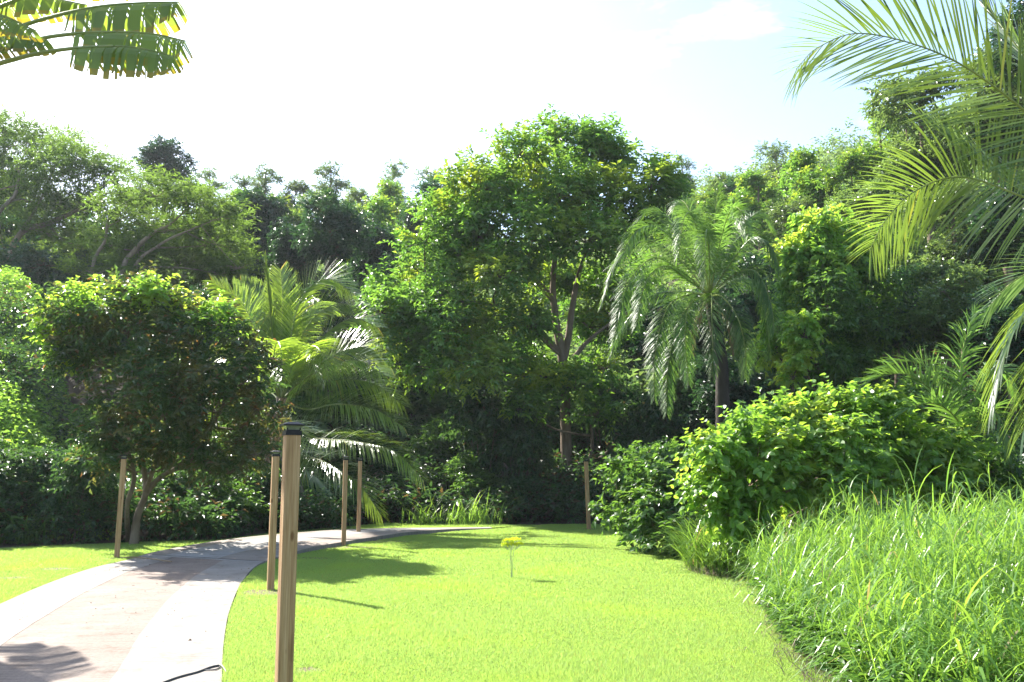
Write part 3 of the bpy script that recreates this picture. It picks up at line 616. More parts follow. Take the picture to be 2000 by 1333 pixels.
# (kind, px of the crown, py of the top, crown width in px, distance, label, stretch)
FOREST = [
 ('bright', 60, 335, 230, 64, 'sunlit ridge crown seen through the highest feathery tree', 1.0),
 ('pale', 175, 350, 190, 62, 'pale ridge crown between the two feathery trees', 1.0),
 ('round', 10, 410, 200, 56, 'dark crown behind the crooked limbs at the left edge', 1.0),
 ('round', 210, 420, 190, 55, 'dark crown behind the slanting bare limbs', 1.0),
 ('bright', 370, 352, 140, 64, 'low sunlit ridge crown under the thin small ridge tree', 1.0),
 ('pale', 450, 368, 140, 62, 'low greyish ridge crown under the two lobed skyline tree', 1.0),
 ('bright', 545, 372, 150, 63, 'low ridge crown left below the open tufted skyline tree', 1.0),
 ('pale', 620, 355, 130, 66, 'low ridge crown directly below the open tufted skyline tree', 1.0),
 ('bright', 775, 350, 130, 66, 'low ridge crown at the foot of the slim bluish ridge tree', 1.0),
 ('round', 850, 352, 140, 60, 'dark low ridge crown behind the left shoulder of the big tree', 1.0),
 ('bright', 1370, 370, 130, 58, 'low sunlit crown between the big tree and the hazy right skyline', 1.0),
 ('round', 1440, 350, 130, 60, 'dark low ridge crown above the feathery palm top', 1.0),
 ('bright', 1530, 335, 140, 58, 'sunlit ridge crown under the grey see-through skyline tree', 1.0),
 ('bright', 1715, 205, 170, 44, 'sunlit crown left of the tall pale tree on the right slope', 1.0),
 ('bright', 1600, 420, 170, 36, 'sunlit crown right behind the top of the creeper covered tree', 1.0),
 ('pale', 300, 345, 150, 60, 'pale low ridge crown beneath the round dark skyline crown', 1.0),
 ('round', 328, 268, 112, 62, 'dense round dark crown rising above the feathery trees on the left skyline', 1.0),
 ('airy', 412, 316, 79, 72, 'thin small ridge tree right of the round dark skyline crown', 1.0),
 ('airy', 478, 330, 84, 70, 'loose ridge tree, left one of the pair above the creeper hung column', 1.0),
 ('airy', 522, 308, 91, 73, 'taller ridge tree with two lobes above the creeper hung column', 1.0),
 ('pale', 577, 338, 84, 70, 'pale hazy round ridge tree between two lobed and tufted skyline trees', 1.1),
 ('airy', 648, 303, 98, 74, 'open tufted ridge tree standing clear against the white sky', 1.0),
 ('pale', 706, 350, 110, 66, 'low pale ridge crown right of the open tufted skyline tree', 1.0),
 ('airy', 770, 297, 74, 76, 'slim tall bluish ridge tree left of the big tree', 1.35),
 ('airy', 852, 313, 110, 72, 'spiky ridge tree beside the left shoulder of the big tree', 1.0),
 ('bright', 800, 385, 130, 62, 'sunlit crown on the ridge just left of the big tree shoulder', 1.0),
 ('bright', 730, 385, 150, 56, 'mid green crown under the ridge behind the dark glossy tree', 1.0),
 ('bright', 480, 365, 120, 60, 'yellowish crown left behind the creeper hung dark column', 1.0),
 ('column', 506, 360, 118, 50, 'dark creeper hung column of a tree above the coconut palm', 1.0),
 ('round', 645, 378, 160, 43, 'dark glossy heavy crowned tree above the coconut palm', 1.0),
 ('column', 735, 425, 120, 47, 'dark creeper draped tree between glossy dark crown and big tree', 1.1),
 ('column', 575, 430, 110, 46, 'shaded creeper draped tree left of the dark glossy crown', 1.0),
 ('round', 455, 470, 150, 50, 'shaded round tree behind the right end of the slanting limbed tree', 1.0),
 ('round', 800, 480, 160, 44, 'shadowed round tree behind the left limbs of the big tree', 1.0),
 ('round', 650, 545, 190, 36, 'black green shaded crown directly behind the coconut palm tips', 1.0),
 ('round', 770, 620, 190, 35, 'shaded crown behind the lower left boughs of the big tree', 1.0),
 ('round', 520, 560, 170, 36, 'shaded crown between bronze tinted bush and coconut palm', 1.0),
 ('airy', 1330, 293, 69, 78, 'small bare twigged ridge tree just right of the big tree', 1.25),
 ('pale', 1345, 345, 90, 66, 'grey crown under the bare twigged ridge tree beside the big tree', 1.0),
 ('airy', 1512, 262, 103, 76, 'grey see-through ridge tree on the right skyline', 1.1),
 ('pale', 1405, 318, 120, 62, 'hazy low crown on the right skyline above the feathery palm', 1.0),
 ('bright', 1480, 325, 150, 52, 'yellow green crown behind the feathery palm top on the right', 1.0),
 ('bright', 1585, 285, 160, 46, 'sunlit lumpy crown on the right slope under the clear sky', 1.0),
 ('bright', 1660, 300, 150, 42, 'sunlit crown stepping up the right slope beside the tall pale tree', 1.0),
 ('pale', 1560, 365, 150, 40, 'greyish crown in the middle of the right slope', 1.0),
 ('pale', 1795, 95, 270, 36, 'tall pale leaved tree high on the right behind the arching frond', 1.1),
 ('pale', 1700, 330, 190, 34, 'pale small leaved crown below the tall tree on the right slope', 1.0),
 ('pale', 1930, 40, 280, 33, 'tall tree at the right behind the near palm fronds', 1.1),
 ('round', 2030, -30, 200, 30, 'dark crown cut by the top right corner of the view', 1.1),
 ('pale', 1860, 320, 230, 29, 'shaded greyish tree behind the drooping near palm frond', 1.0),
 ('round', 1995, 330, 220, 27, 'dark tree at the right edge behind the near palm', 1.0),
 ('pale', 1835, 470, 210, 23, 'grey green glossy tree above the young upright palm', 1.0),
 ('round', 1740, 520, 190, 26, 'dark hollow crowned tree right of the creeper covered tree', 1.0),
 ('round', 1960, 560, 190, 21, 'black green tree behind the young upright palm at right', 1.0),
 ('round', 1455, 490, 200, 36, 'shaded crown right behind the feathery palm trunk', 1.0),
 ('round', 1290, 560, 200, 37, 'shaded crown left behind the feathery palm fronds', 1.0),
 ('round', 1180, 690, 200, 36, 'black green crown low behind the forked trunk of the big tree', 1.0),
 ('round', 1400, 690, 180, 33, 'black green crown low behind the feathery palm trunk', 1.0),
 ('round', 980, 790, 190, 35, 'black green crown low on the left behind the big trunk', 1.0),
 ('round', 60, 470, 200, 43, 'shaded crown at left edge below the highest feathery tree', 1.0),
 ('round', 230, 540, 200, 40, 'shaded crown behind the bronze tinted bush', 1.0),
 ('round', 400, 560, 210, 31, 'shaded crown behind the right half of the bronze tinted bush', 1.0),
]
for k, px, top, w, Y, lab, tl in FOREST: put(k, px, top, w, Y, lab, tall=tl)

# shrubs along the edge of the wood
SHRUBS = [
 (60, 850, 190, 20.5, 'glossy shaded shrub at the left edge behind the lawn'),
 (160, 845, 170, 20.0, 'shaded shrub right behind the lone left lamp post'),
 (-60, 880, 180, 19.5, 'shaded shrub cut by the left edge of the view'),
 (330, 900, 170, 22.0, 'shaded shrub under the slim stems of the bronze tinted bush'),
 (430, 905, 170, 22.5, 'lit leaved shrub right of the slim stems beneath the bronze tinted bush'),
 (500, 900, 150, 24.0, 'shaded shrub behind the second lamp post'),
 (620, 930, 150, 28.0, 'green shrub behind the two far lamp posts'),
 (700, 820, 170, 30.0, 'dark shrub seen through the right fronds of the coconut palm'),
 (845, 810, 120, 30.5, 'sunlit small leaved shrub right of the coconut palm'),
 (800, 900, 130, 29.0, 'low shrub at the tip of the lowest palm frond'),
 (920, 880, 130, 28.5, 'large leaved shrub left of the big trunk with pale glints'),
 (960, 730, 190, 29.0, 'tall dark shrub left of the big trunk'),
 (1012, 790, 140, 28.9, 'dark glossy shrub just left of the big trunk'),
 (1020, 920, 140, 28.0, 'low dark shrub at the foot of the big tree on its left'),
 (1185, 705, 150, 31.6, 'tall dark shrub just right of the big trunk'),
 (1265, 740, 150, 28.6, 'dark shrub under the left fronds of the feathery palm'),
 (1290, 840, 140, 18.8, 'dark shrub above the ivy covered hedge bush'),
 (1370, 850, 130, 18.4, 'dark shrub between the hedge bush and the feathery palm trunk'),
 (1450, 770, 160, 19.0, 'dark shrub right of the feathery palm trunk'),
 (1640, 700, 190, 24.0, 'dark shrub under the creeper curtain'),
 (1770, 720, 190, 20.0, 'grey green shrub left of the young upright palm'),
 (1960, 840, 190, 14.5, 'yellow green shrub at the right edge above the tall grass'),
 (1850, 820, 150, 15.5, 'sunlit shrub below the young upright palm'),
]
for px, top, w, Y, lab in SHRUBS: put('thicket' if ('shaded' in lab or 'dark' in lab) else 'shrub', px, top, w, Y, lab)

# tangle of leaves on the floor and slopes of the wood
def undergrowth(name, leafm, n, region, size, hgt, label, cat='undergrowth', K=7):
    b = Buf(); X, Y = region(n); m = len(X); Z = hill(X, Y)
    hh = hgt*(.55+.45*np.sin(X*1.1+np.sin(Y*.8)*2)*np.sin(Y*.9+1)); hh = np.clip(hh, .1, None)
    p = np.stack([X, Y, Z+hh*rng.uniform(0, 1, m)**.6], 1)
    a = nrm(rdir(m)*.8+UP*.3); j = np.arange(K); t = (j+.5)/K; sp = size*3.0
    sd = nrm(np.cross(a, UP+rdir(m)*.4)); sg = np.where(j % 2 == 0, 1., -1.)[None, :, None]
    PP = p[:, None]+a[:, None]*(sp*t)[None, :, None]; AA = a[:, None]*.6+sd[:, None]*sg*.85-UP*.25+rng.normal(0, .25, (m, K, 3))
    NN = UP+rng.normal(0, .45, (m, K, 3)); LL = size*rng.uniform(.6, 1.3, (m, K))
    leaf_quads(b, PP.reshape(-1, 3), AA.reshape(-1, 3), NN.reshape(-1, 3), LL.ravel(), (LL*.5).ravel())
    tag(b.build(name, M[leafm]), label, cat, kind='stuff')
def reg_wood(n):
    Y = rng.uniform(26.2, 34, n); X = rng.uniform(-.62, .62, n)*Y; ok = ~((X > 5) & (Y < 25)); return X[ok], Y[ok]
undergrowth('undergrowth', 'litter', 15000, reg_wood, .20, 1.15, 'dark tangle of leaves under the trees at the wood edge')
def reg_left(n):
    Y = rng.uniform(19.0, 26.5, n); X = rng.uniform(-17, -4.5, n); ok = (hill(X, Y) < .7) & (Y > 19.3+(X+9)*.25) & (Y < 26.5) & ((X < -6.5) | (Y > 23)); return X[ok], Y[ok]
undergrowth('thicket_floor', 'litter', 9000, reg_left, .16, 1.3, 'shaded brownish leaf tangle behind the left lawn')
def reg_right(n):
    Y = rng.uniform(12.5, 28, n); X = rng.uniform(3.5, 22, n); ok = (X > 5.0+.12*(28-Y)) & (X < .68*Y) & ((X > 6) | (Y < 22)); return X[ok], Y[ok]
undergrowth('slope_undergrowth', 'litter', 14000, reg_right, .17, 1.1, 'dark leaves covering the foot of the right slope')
def reg_hill(n):
    Y = 34 + 62*rng.uniform(0, 1, n)**1.3; X = rng.uniform(-.95, .85, n)*Y; ok = ((X > -.40*Y) & (X < .9*Y)) | (Y > 58) | (X < -.66*Y); return X[ok], Y[ok]
undergrowth('hill_cover', 'sky', 40000, reg_hill, .40, 3.8, 'leafy cover on the wooded hill between the trees')

# overgrown bank on the left: creepers and grass
def reg_bank(n):
    Y = rng.uniform(20.4, 38, n); X = -Y*rng.uniform(.46, .68, n); return X, Y
undergrowth('bank_creepers', 'slope', 22000, reg_bank, .17, .6, 'sunlit creepers and grass on the bank at the left edge', 'creepers')
def bank_grass():
    b = Buf(); n = 20000; Y = rng.uniform(20.6, 36, n); X = -Y*rng.uniform(.46, .66, n); Z = hill(X, Y)
    blades(b, np.stack([X, Y, Z], 1), rng.uniform(.4, 1.0, n), .011, 5, bend=(.5, 1.2)); tag(b.build('bank_grass', M['slope']), 'grass blades over the creepers on the left bank', 'grass', kind='stuff')
def blades(b, P, L, hw, k=5, bend=(.3, 1.0), az=None, lean=(0.05, .5), mi=0):
    n = len(P); az = rng.uniform(0, 2*math.pi, n) if az is None else az
    h = np.stack([np.cos(az), np.sin(az), np.zeros(n)], 1); th0 = rng.uniform(*lean, n); dth = rng.uniform(*bend, n)*1.4
    C = np.zeros((n, k, 3)); C[:, 0] = P; L = np.broadcast_to(L, (n,))
    for i in range(1, k):
        th = th0+dth*((i-.5)/(k-1))**1.3
        C[:, i] = C[:, i-1] + (h*np.sin(th)[:, None]+UP*np.cos(th)[:, None])*(L/(k-1))[:, None]
    tw = rng.normal(0, .35, n); s = np.stack([-np.sin(az+tw), np.cos(az+tw), np.zeros(n)], 1)
    S = np.repeat(s[:, None], k, 1); prof = np.array([.6, 1, .95, .7, .08])
    prof = np.interp(np.linspace(0, 1, k), np.linspace(0, 1, 5), prof)
    strips(b, C, S, np.broadcast_to(hw, (n,))[:, None]*prof[None], mi)
bank_grass()

# ------------------------------------------------------------------ palms
def frond(b, pts, n=60, L=.8, hw=.02, phi=(70, 28), droop=.25, lift=.25, twist=0.0, start=.14, r0=.022, k=5, plumose=0.0, jitter=.08, prof_pow=.7, leaf_mi=0, stalk_mi=1, H=None, cut=1.0):
    P = spline(pts, 60); d = np.linalg.norm(np.diff(P, axis=0), axis=1); s = np.r_[0, np.cumsum(d)]; s /= s[-1]
    T = nrm(np.gradient(P, axis=0))
    if H is None: H = P[-1]-P[0]
    H = np.array([H[0], H[1], 0.0]); H = H/np.linalg.norm(H); S0 = np.cross(H, UP)
    S = nrm(S0 - T*(T@S0)[:, None]); N = np.cross(S, T)
    tw = np.broadcast_to(np.asarray(twist, float), (60,)) if np.ndim(twist) == 0 else np.interp(s, np.linspace(0, 1, len(twist)), twist)
    c, q = np.cos(tw)[:, None], np.sin(tw)[:, None]; S, N = S*c+N*q, N*c-S*q
    tube(b, P, np.interp(s, [0, .12, 1], [r0*1.7, r0, r0*.18]), 6, stalk_mi)
    for sg in (-1, 1):
        t = np.linspace(start, .995, n) + rng.normal(0, .25/n, n); t = np.clip(t, 0, 1)
        f = lambda A: np.stack([np.interp(t, s, A[:, i]) for i in range(3)], 1)
        p, TT, SS, NN = f(P), nrm(f(T)), nrm(f(S)), nrm(f(N))
        u = (t-start)/(1-start); ph = np.radians(phi[0]+(phi[1]-phi[0])*u)+rng.normal(0, jitter, n)
        be = lift+rng.normal(0, jitter+plumose, n)
        out = SS*sg*np.cos(be)[:, None]+NN*np.sin(be)[:, None]
        D = TT*np.cos(ph)[:, None]+out*np.sin(ph)[:, None]
        LL = L*np.sin(np.pi*np.clip(.2+.72*u, 0, 1))**prof_pow*rng.uniform(.88, 1.06, n)*np.where(rng.uniform(0, 1, n) < .03, .5, 1)
        C = np.zeros((n, k, 3)); C[:, 0] = p; dr = droop*rng.uniform(.6, 1.4, n)
        for i in range(1, k):
            D2 = nrm(D - UP*(dr*((i/(k-1))**1.5)*2.0)[:, None]); C[:, i] = C[:, i-1]+D2*(LL/(k-1))[:, None]
        sv = nrm(TT*.85+NN*.5+rng.normal(0, .05, (n, 3))); sv = nrm(sv-D*np.sum(sv*D, 1)[:, None])
        prof = np.interp(np.linspace(0, 1, k), [0, .25, .6, .85, 1], [.55, 1, .8, .45, .04])
        strips(b, C, np.repeat(sv[:, None], k, 1), hw*prof[None]*np.clip(LL/L, .5, 1)[:, None], leaf_mi)

def palm_trunk(pts, rad, root, bark='palm_bark', name='trunk'):
    b = Buf(); P = spline(pts, 60); R = np.interp(np.linspace(0, 1, 60), np.linspace(0, 1, len(rad)), rad)
    R = R*(1+.05*(np.arange(60) % 2)); tube(b, P, R, 14, 0, wob=.02); return b.build(name, M[bark], root, smooth=True)

# --- coconut palm left of the big tree
YP = 25.0
pb = np.array(gr(575, 1030)); pb[1] = YP; pc = at(548, 775, YP)
root = thing('coconut_palm', 'coconut palm with silvery arching fronds behind the lamp posts left of centre', 'palm', pb.tolist())
palm_trunk([[0, 0, -.3], [-.05, 0, .8], (at(556, 880, YP)-pb).tolist(), (pc-pb).tolist()], [.26, .17, .14, .12], root)
def pf(root, base, lst, leaf='coco', **kw):
    b = Buf(); P = [at(px, py, Y)-base for px, py, Y in lst]; frond(b, P, **kw); return b.build('frond', [M[leaf], M['rachis']], root)
o = (548, 785, YP)
LF = [
 dict(l=[o, (536, 690, YP), (526, 590, YP), (517, 498, YP+.1)], n=50, L=.45, phi=(22, 10), droop=.02, lift=.3, H=(0, 1, 0), twist=.2),
 dict(l=[o, (510, 670, YP+.4), (470, 590, YP+.8), (413, 548, YP+1)], L=.75, twist=1.15, droop=.22, lift=.1),
 dict(l=[o, (528, 650, YP+.8), (500, 580, YP+1.3), (470, 548, YP+1.8)], L=.75, H=(0, 1, 0), twist=.2, droop=.12),
 dict(l=[o, (548, 680, YP+.4), (552, 590, YP+.8), (548, 527, YP+1.3)], L=.85, H=(0, 1, 0), twist=0, droop=.03, phi=(60, 30)),
 dict(l=[o, (566, 670, YP-.2), (590, 580, YP-.4), (640, 545, YP-.6), (692, 575, YP-.7)], L=.9, twist=-1.25, droop=.12, lift=.15),
 dict(l=[o, (575, 690, YP-.5), (610, 625, YP-1), (655, 595, YP-1.3), (702, 600, YP-1.5)], L=.85, twist=-1.15, droop=.2, lift=.1),
 dict(l=[o, (590, 705, YP-.4), (640, 650, YP-.9), (690, 622, YP-1.1), (738, 640, YP-1.2)], L=.85, twist=-1.1, droop=.2),
 dict(l=[o, (600, 730, YP+.2), (660, 690, YP+.3), (720, 680, YP+.4), (765, 720, YP+.5)], L=.9, twist=-1.0, droop=.28),
 dict(l=[o, (590, 745, YP-.9), (645, 715, YP-1.6), (700, 705, YP-2.0), (755, 735, YP-2.3)], L=.95, twist=-1.0, droop=.22),
 dict(l=[o, (600, 760, YP-.6), (670, 742, YP-1.1), (735, 752, YP-1.3), (790, 795, YP-1.4)], L=.9, twist=-.9, droop=.4),
 dict(l=[o, (600, 800, YP-.9), (660, 790, YP-1.7), (730, 800, YP-2.2), (790, 835, YP-2.5)], L=.85, twist=-.75, droop=.3),
 dict(l=[o, (600, 850, YP-.5), (690, 862, YP-1.1), (770, 882, YP-1.6), (828, 940, YP-1.9)], L=.85, twist=-.6, droop=.38),
 dict(l=[o, (590, 880, YP-.3), (640, 905, YP-.8), (700, 945, YP-1.2), (745, 1008, YP-1.2)], L=.9, twist=-.6, droop=.35),
 dict(l=[o, (585, 900, YP+.6), (625, 940, YP+.7), (665, 985, YP+.7), (690, 1020, YP+.7)], L=.8, twist=-.6, droop=.35),
 dict(l=[o, (525, 730, YP-.5), (495, 690, YP-1.2), (455, 690, YP-1.7), (420, 740, YP-1.9)], L=.8, twist=.4, droop=.4),
 dict(l=[o, (520, 760, YP+.5), (480, 745, YP+1), (440, 760, YP+1.3), (405, 810, YP+1.4)], L=.8, twist=.3, droop=.5),
 dict(l=[o, (535, 710, YP-1.2), (540, 670, YP-2.2), (548, 680, YP-3.0), (552, 740, YP-3.6)], L=.8, twist=0, droop=.3),
 dict(l=[o, (570, 720, YP-1.2), (600, 680, YP-2.2), (625, 685, YP-2.9), (640, 740, YP-3.3)], L=.85, twist=-.3, droop=.3),
 dict(l=[o, (565, 690, YP+1.0), (590, 620, YP+1.8), (625, 590, YP+2.6), (660, 610, YP+3.2)], L=.8, twist=-.3, droop=.3),
]
for d in LF:
    d = dict(d); l = d.pop('l'); d['n'] = int(d.get('n', 72)*1.75); d['L'] *= 1.12; d.setdefault('hw', .0195); pf(root, pb, l, **d)
for l in ([o, (538, 830, YP-.4), (530, 880, YP-.6), (528, 935, YP-.6)], [o, (560, 830, YP-.5), (570, 870, YP-.7), (578, 930, YP-.7)], [o, (528, 800, YP-.2), (512, 830, YP-.3), (505, 880, YP-.3)]):
    f = pf(root, pb, l, 'drypalm', n=45, L=.5, hw=.022, droop=.9, phi=(50, 20)); f['label'] = 'dead brown hanging frond'
M['husk'] = plain('husk', (.22, .13, .05), .6)
for i in range(7):
    c = (pc-pb)+np.array([rng.uniform(-.3, .3), -.25+rng.uniform(-.1, .1), -.25+rng.uniform(-.2, .1)]); nb = Buf()
    tube(nb, [c+UP*.14, c+UP*.11, c+UP*.04, c-UP*.05, c-UP*.12, c-UP*.15], [.01, .06, .1, .1, .05, .01], 9)
    nb.build('coconut', M['husk'], root, smooth=True)

# --- feathery queen palm right of the big tree
YQ = 20.5
qb = np.array([at(1412, 800, YQ)[0], YQ, 0.]); qb[2] = float(hill(qb[0], YQ)); qc = at(1386, 572, YQ)
root = thing('feathery_palm', 'tall feathery palm with drooping plume fronds and dark trunk right of the big tree', 'palm', qb.tolist())
palm_trunk([[0, 0, -.3], (at(1412, 820, YQ)-qb).tolist(), (at(1408, 700, YQ)-qb).tolist(), (qc-qb-[0, 0, .2]).tolist()], [.22, .16, .14, .13], root, 'bark_dark')
o = (1386, 578, YQ)
QF = [
 [o, (1390, 500, YQ), (1396, 430, YQ), (1402, 365, YQ+.1)],
 [o, (1350, 490, YQ+.3), (1310, 430, YQ+.6), (1272, 410, YQ+.8), (1235, 440, YQ+1)],
 [o, (1340, 500, YQ-.4), (1285, 445, YQ-.8), (1240, 455, YQ-1.1), (1205, 520, YQ-1.3)],
 [o, (1330, 510, YQ+.3), (1265, 470, YQ+.6), (1205, 510, YQ+.9), (1172, 600, YQ+1)],
 [o, (1330, 530, YQ-.6), (1275, 505, YQ-1.2), (1225, 560, YQ-1.7), (1198, 670, YQ-1.8)],
 [o, (1340, 545, YQ-.9), (1300, 520, YQ-1.7), (1262, 550, YQ-2.3), (1242, 640, YQ-2.6)],
 [o, (1335, 570, YQ), (1270, 580, YQ+.2), (1215, 640, YQ+.3), (1190, 700, YQ+.3)],
 [o, (1350, 575, YQ-.6), (1305, 600, YQ-1.2), (1280, 690, YQ-1.4), (1278, 780, YQ-1.3)],
 [o, (1360, 585, YQ-.5), (1325, 630, YQ-.9), (1305, 720, YQ-1), (1302, 808, YQ-1)],
 [o, (1390, 575, YQ-.9), (1390, 610, YQ-1.4), (1392, 670, YQ-1.5), (1392, 735, YQ-1.4)],
 [o, (1410, 580, YQ-.6), (1440, 620, YQ-1), (1455, 680, YQ-1), (1455, 740, YQ-.9)],
 [o, (1430, 540, YQ-.5), (1475, 530, YQ-.9), (1505, 590, YQ-1.1), (1512, 650, YQ-1.1)],
 [o, (1430, 510, YQ-.4), (1470, 465, YQ-.8), (1505, 480, YQ-1), (1525, 530, YQ-1.1)],
 [o, (1425, 490, YQ+.4), (1460, 430, YQ+.8), (1490, 420, YQ+1), (1512, 450, YQ+1.1)],
 [o, (1405, 480, YQ-.6), (1425, 415, YQ-1.3), (1445, 410, YQ-1.9), (1462, 460, YQ-2.3)],
 [o, (1370, 480, YQ-.7), (1350, 420, YQ-1.5), (1335, 430, YQ-2.1), (1325, 500, YQ-2.5)],
 [o, (1385, 500, YQ-1), (1380, 450, YQ-2), (1378, 480, YQ-2.8), (1376, 560, YQ-3.1)],
 [o, (1365, 470, YQ+.8), (1340, 400, YQ+1.6), (1320, 400, YQ+2.2), (1300, 460, YQ+2.8)],
 [o, (1440, 545, YQ+.8), (1480, 560, YQ+1.5), (1500, 640, YQ+1.7), (1502, 700, YQ+1.7)],
]
QF += [[o, (1350, 590, YQ-1.0), (1338, 650, YQ-1.5), (1345, 750, YQ-1.5)]]
for l in QF: pf(root, qb, l, 'queen', n=180, L=.52, hw=.0105, phi=(66, 32), droop=.42, lift=.1, plumose=.28, jitter=.10, twist=(-.5 if l[-1][0] > 1386 else .5), start=.16, r0=.02)
for l in ([o, (1372, 600, YQ-.3), (1358, 640, YQ-.4), (1352, 690, YQ-.4)], [o, (1405, 600, YQ-.3), (1425, 640, YQ-.3), (1432, 690, YQ-.3)]):
    f = pf(root, qb, l, 'drypalm', n=40, L=.35, hw=.012, droop=.9, phi=(50, 20), plumose=.4); f['label'] = 'dead brown hanging frond'

# --- near coconut palm, its trunk just right of the view
YR = 6.8
rc = at(2260, 470, YR); rb = np.array([rc[0]+.25, YR+.1, 0.])
root = thing('coconut_palm', 'near coconut palm reaching in from the right edge with large arching fronds', 'palm', rb.tolist())
palm_trunk([[0, 0, -.3], [0, 0, .8], (rc-rb)*np.array([.7, 1, .7]), (rc-rb).tolist()], [.24, .16, .13, .12], root)
o = (2255, 480, YR)
RF = [
 dict(l=[o, (2140, 340, YR), (2000, 215, YR), (1850, 112, YR-.1), (1690, 66, YR-.2), (1600, 92, YR-.25), (1555, 135, YR-.3)], n=74, L=.80, twist=-1.05, droop=.10, lift=.12, phi=(58, 24)),
 dict(l=[o, (2130, 430, YR+.2), (2000, 385, YR+.4), (1880, 346, YR+.5), (1790, 372, YR+.6), (1730, 430, YR+.6), (1698, 490, YR+.6)], n=84, L=.74, twist=-.95, droop=.22, lift=.1, phi=(88, 38)),
 dict(l=[o, (2120, 440, YR+.6), (1990, 370, YR+.9), (1890, 300, YR+1.1), (1790, 225, YR+1.2)], n=50, L=.5, twist=-.2, droop=.1, lift=.9, phi=(30, 14)),
 dict(l=[o, (2130, 250, YR+.3), (2010, 120, YR+.4), (1930, 10, YR+.5), (1880, -90, YR+.6)], n=60, L=.55, twist=-.3, droop=.1, lift=.4, phi=(34, 16)),
 dict(l=[o, (2140, 220, YR+.9), (2030, 105, YR+1.3), (1950, 98, YR+1.6), (1890, 140, YR+1.8)], n=60, L=.6, twist=-.4, droop=.4),
 dict(l=[o, (2160, 520, YR-.2), (2060, 560, YR-.3), (1985, 640, YR-.4), (1955, 720, YR-.4), (1938, 800, YR-.4)], n=60, L=.6, twist=-.5, droop=.35, phi=(60, 24)),
 dict(l=[o, (2150, 500, YR+.5), (2060, 510, YR+.7), (1980, 550, YR+.8), (1930, 600, YR+.9)], n=55, L=.55, twist=-.5, droop=.2, phi=(45, 20), leaf='drypalm2'),
 dict(l=[o, (2170, 560, YR-.4), (2090, 640, YR-.6), (2030, 740, YR-.6), (2000, 840, YR-.6)], n=60, L=.7, twist=-.5, droop=.4),
 dict(l=[o, (2230, 300, YR), (2190, 120, YR), (2150, -60, YR), (2060, -200, YR)], n=60, L=.8, twist=-.8, droop=.1),
 dict(l=[o, (2330, 330, YR), (2450, 260, YR), (2600, 300, YR), (2700, 430, YR)], n=60, L=.8, twist=.6, droop=.3),
 dict(l=[o, (2270, 350, YR+.8), (2290, 220, YR+1.8), (2310, 200, YR+2.6), (2320, 300, YR+3.2)], n=60, L=.8, droop=.3),
 dict(l=[o, (2330, 480, YR-.4), (2450, 520, YR-.6), (2560, 650, YR-.8), (2600, 800, YR-.8)], n=60, L=.8, droop=.4),
]
M['drypalm2'] = leaf_mat('golden_leaflet', (.09, .17, .04), (.12, .19, .06), trans=(1.2, 1.15, .7), tgain=1.6, rough=.4)
for d in RF:
    d = dict(d); l = d.pop('l'); lf = d.pop('leaf', 'coco'); d['n'] = int(d['n']*1.2); f = pf(root, rb, l, 'coconear' if lf == 'coco' else lf, hw=.0098, k=6, r0=.013, **d)
    if lf != 'coco': f['label'] = 'golden yellowing frond'

# --- young palm with upright and arching fronds above the thicket
YY = 14.6
yb = at(1885, 860, YY); yb[2] = float(hill(yb[0], YY))
root = thing('young_palm', 'young feathery palm with one upright plume frond above the leafy mound at right', 'palm', yb.tolist())
o = (1890, 900, YY)
for l, kw in (([o, (1880, 800, YY), (1878, 700, YY), (1905, 605, YY)], dict(n=80, L=.55, plumose=.7, droop=.3)),
              ([o, (1850, 800, YY-.2), (1780, 735, YY-.3), (1710, 740, YY-.4), (1660, 780, YY-.4)], dict(n=70, L=.5, plumose=.2, droop=.15, lift=.7)),
              ([o, (1860, 790, YY+.2), (1800, 715, YY+.4), (1750, 710, YY+.5), (1700, 740, YY+.6)], dict(n=70, L=.5, plumose=.2, droop=.15, lift=.7)),
              ([o, (1900, 800, YY), (1930, 730, YY), (1965, 730, YY), (1990, 790, YY)], dict(n=60, L=.45, plumose=.3, droop=.3)),
              ([o, (1875, 830, YY-.4), (1830, 790, YY-.8), (1770, 800, YY-1), (1720, 840, YY-1)], dict(n=60, L=.45, plumose=.2, droop=.2, lift=.5)),
              ([o, (1910, 830, YY-.4), (1935, 800, YY-.8), (1960, 830, YY-1), (1975, 890, YY-1)], dict(n=60, L=.45, plumose=.2, droop=.3))):
    pf(root, yb, l, 'queen', hw=.017, phi=(62, 30), r0=.014, start=.2, **kw)
sb = Buf(); tube(sb, [[0, 0, -.2], at(*o)-yb], [.07, .05], 8); sb.build('trunk', M['palm_bark'], root)

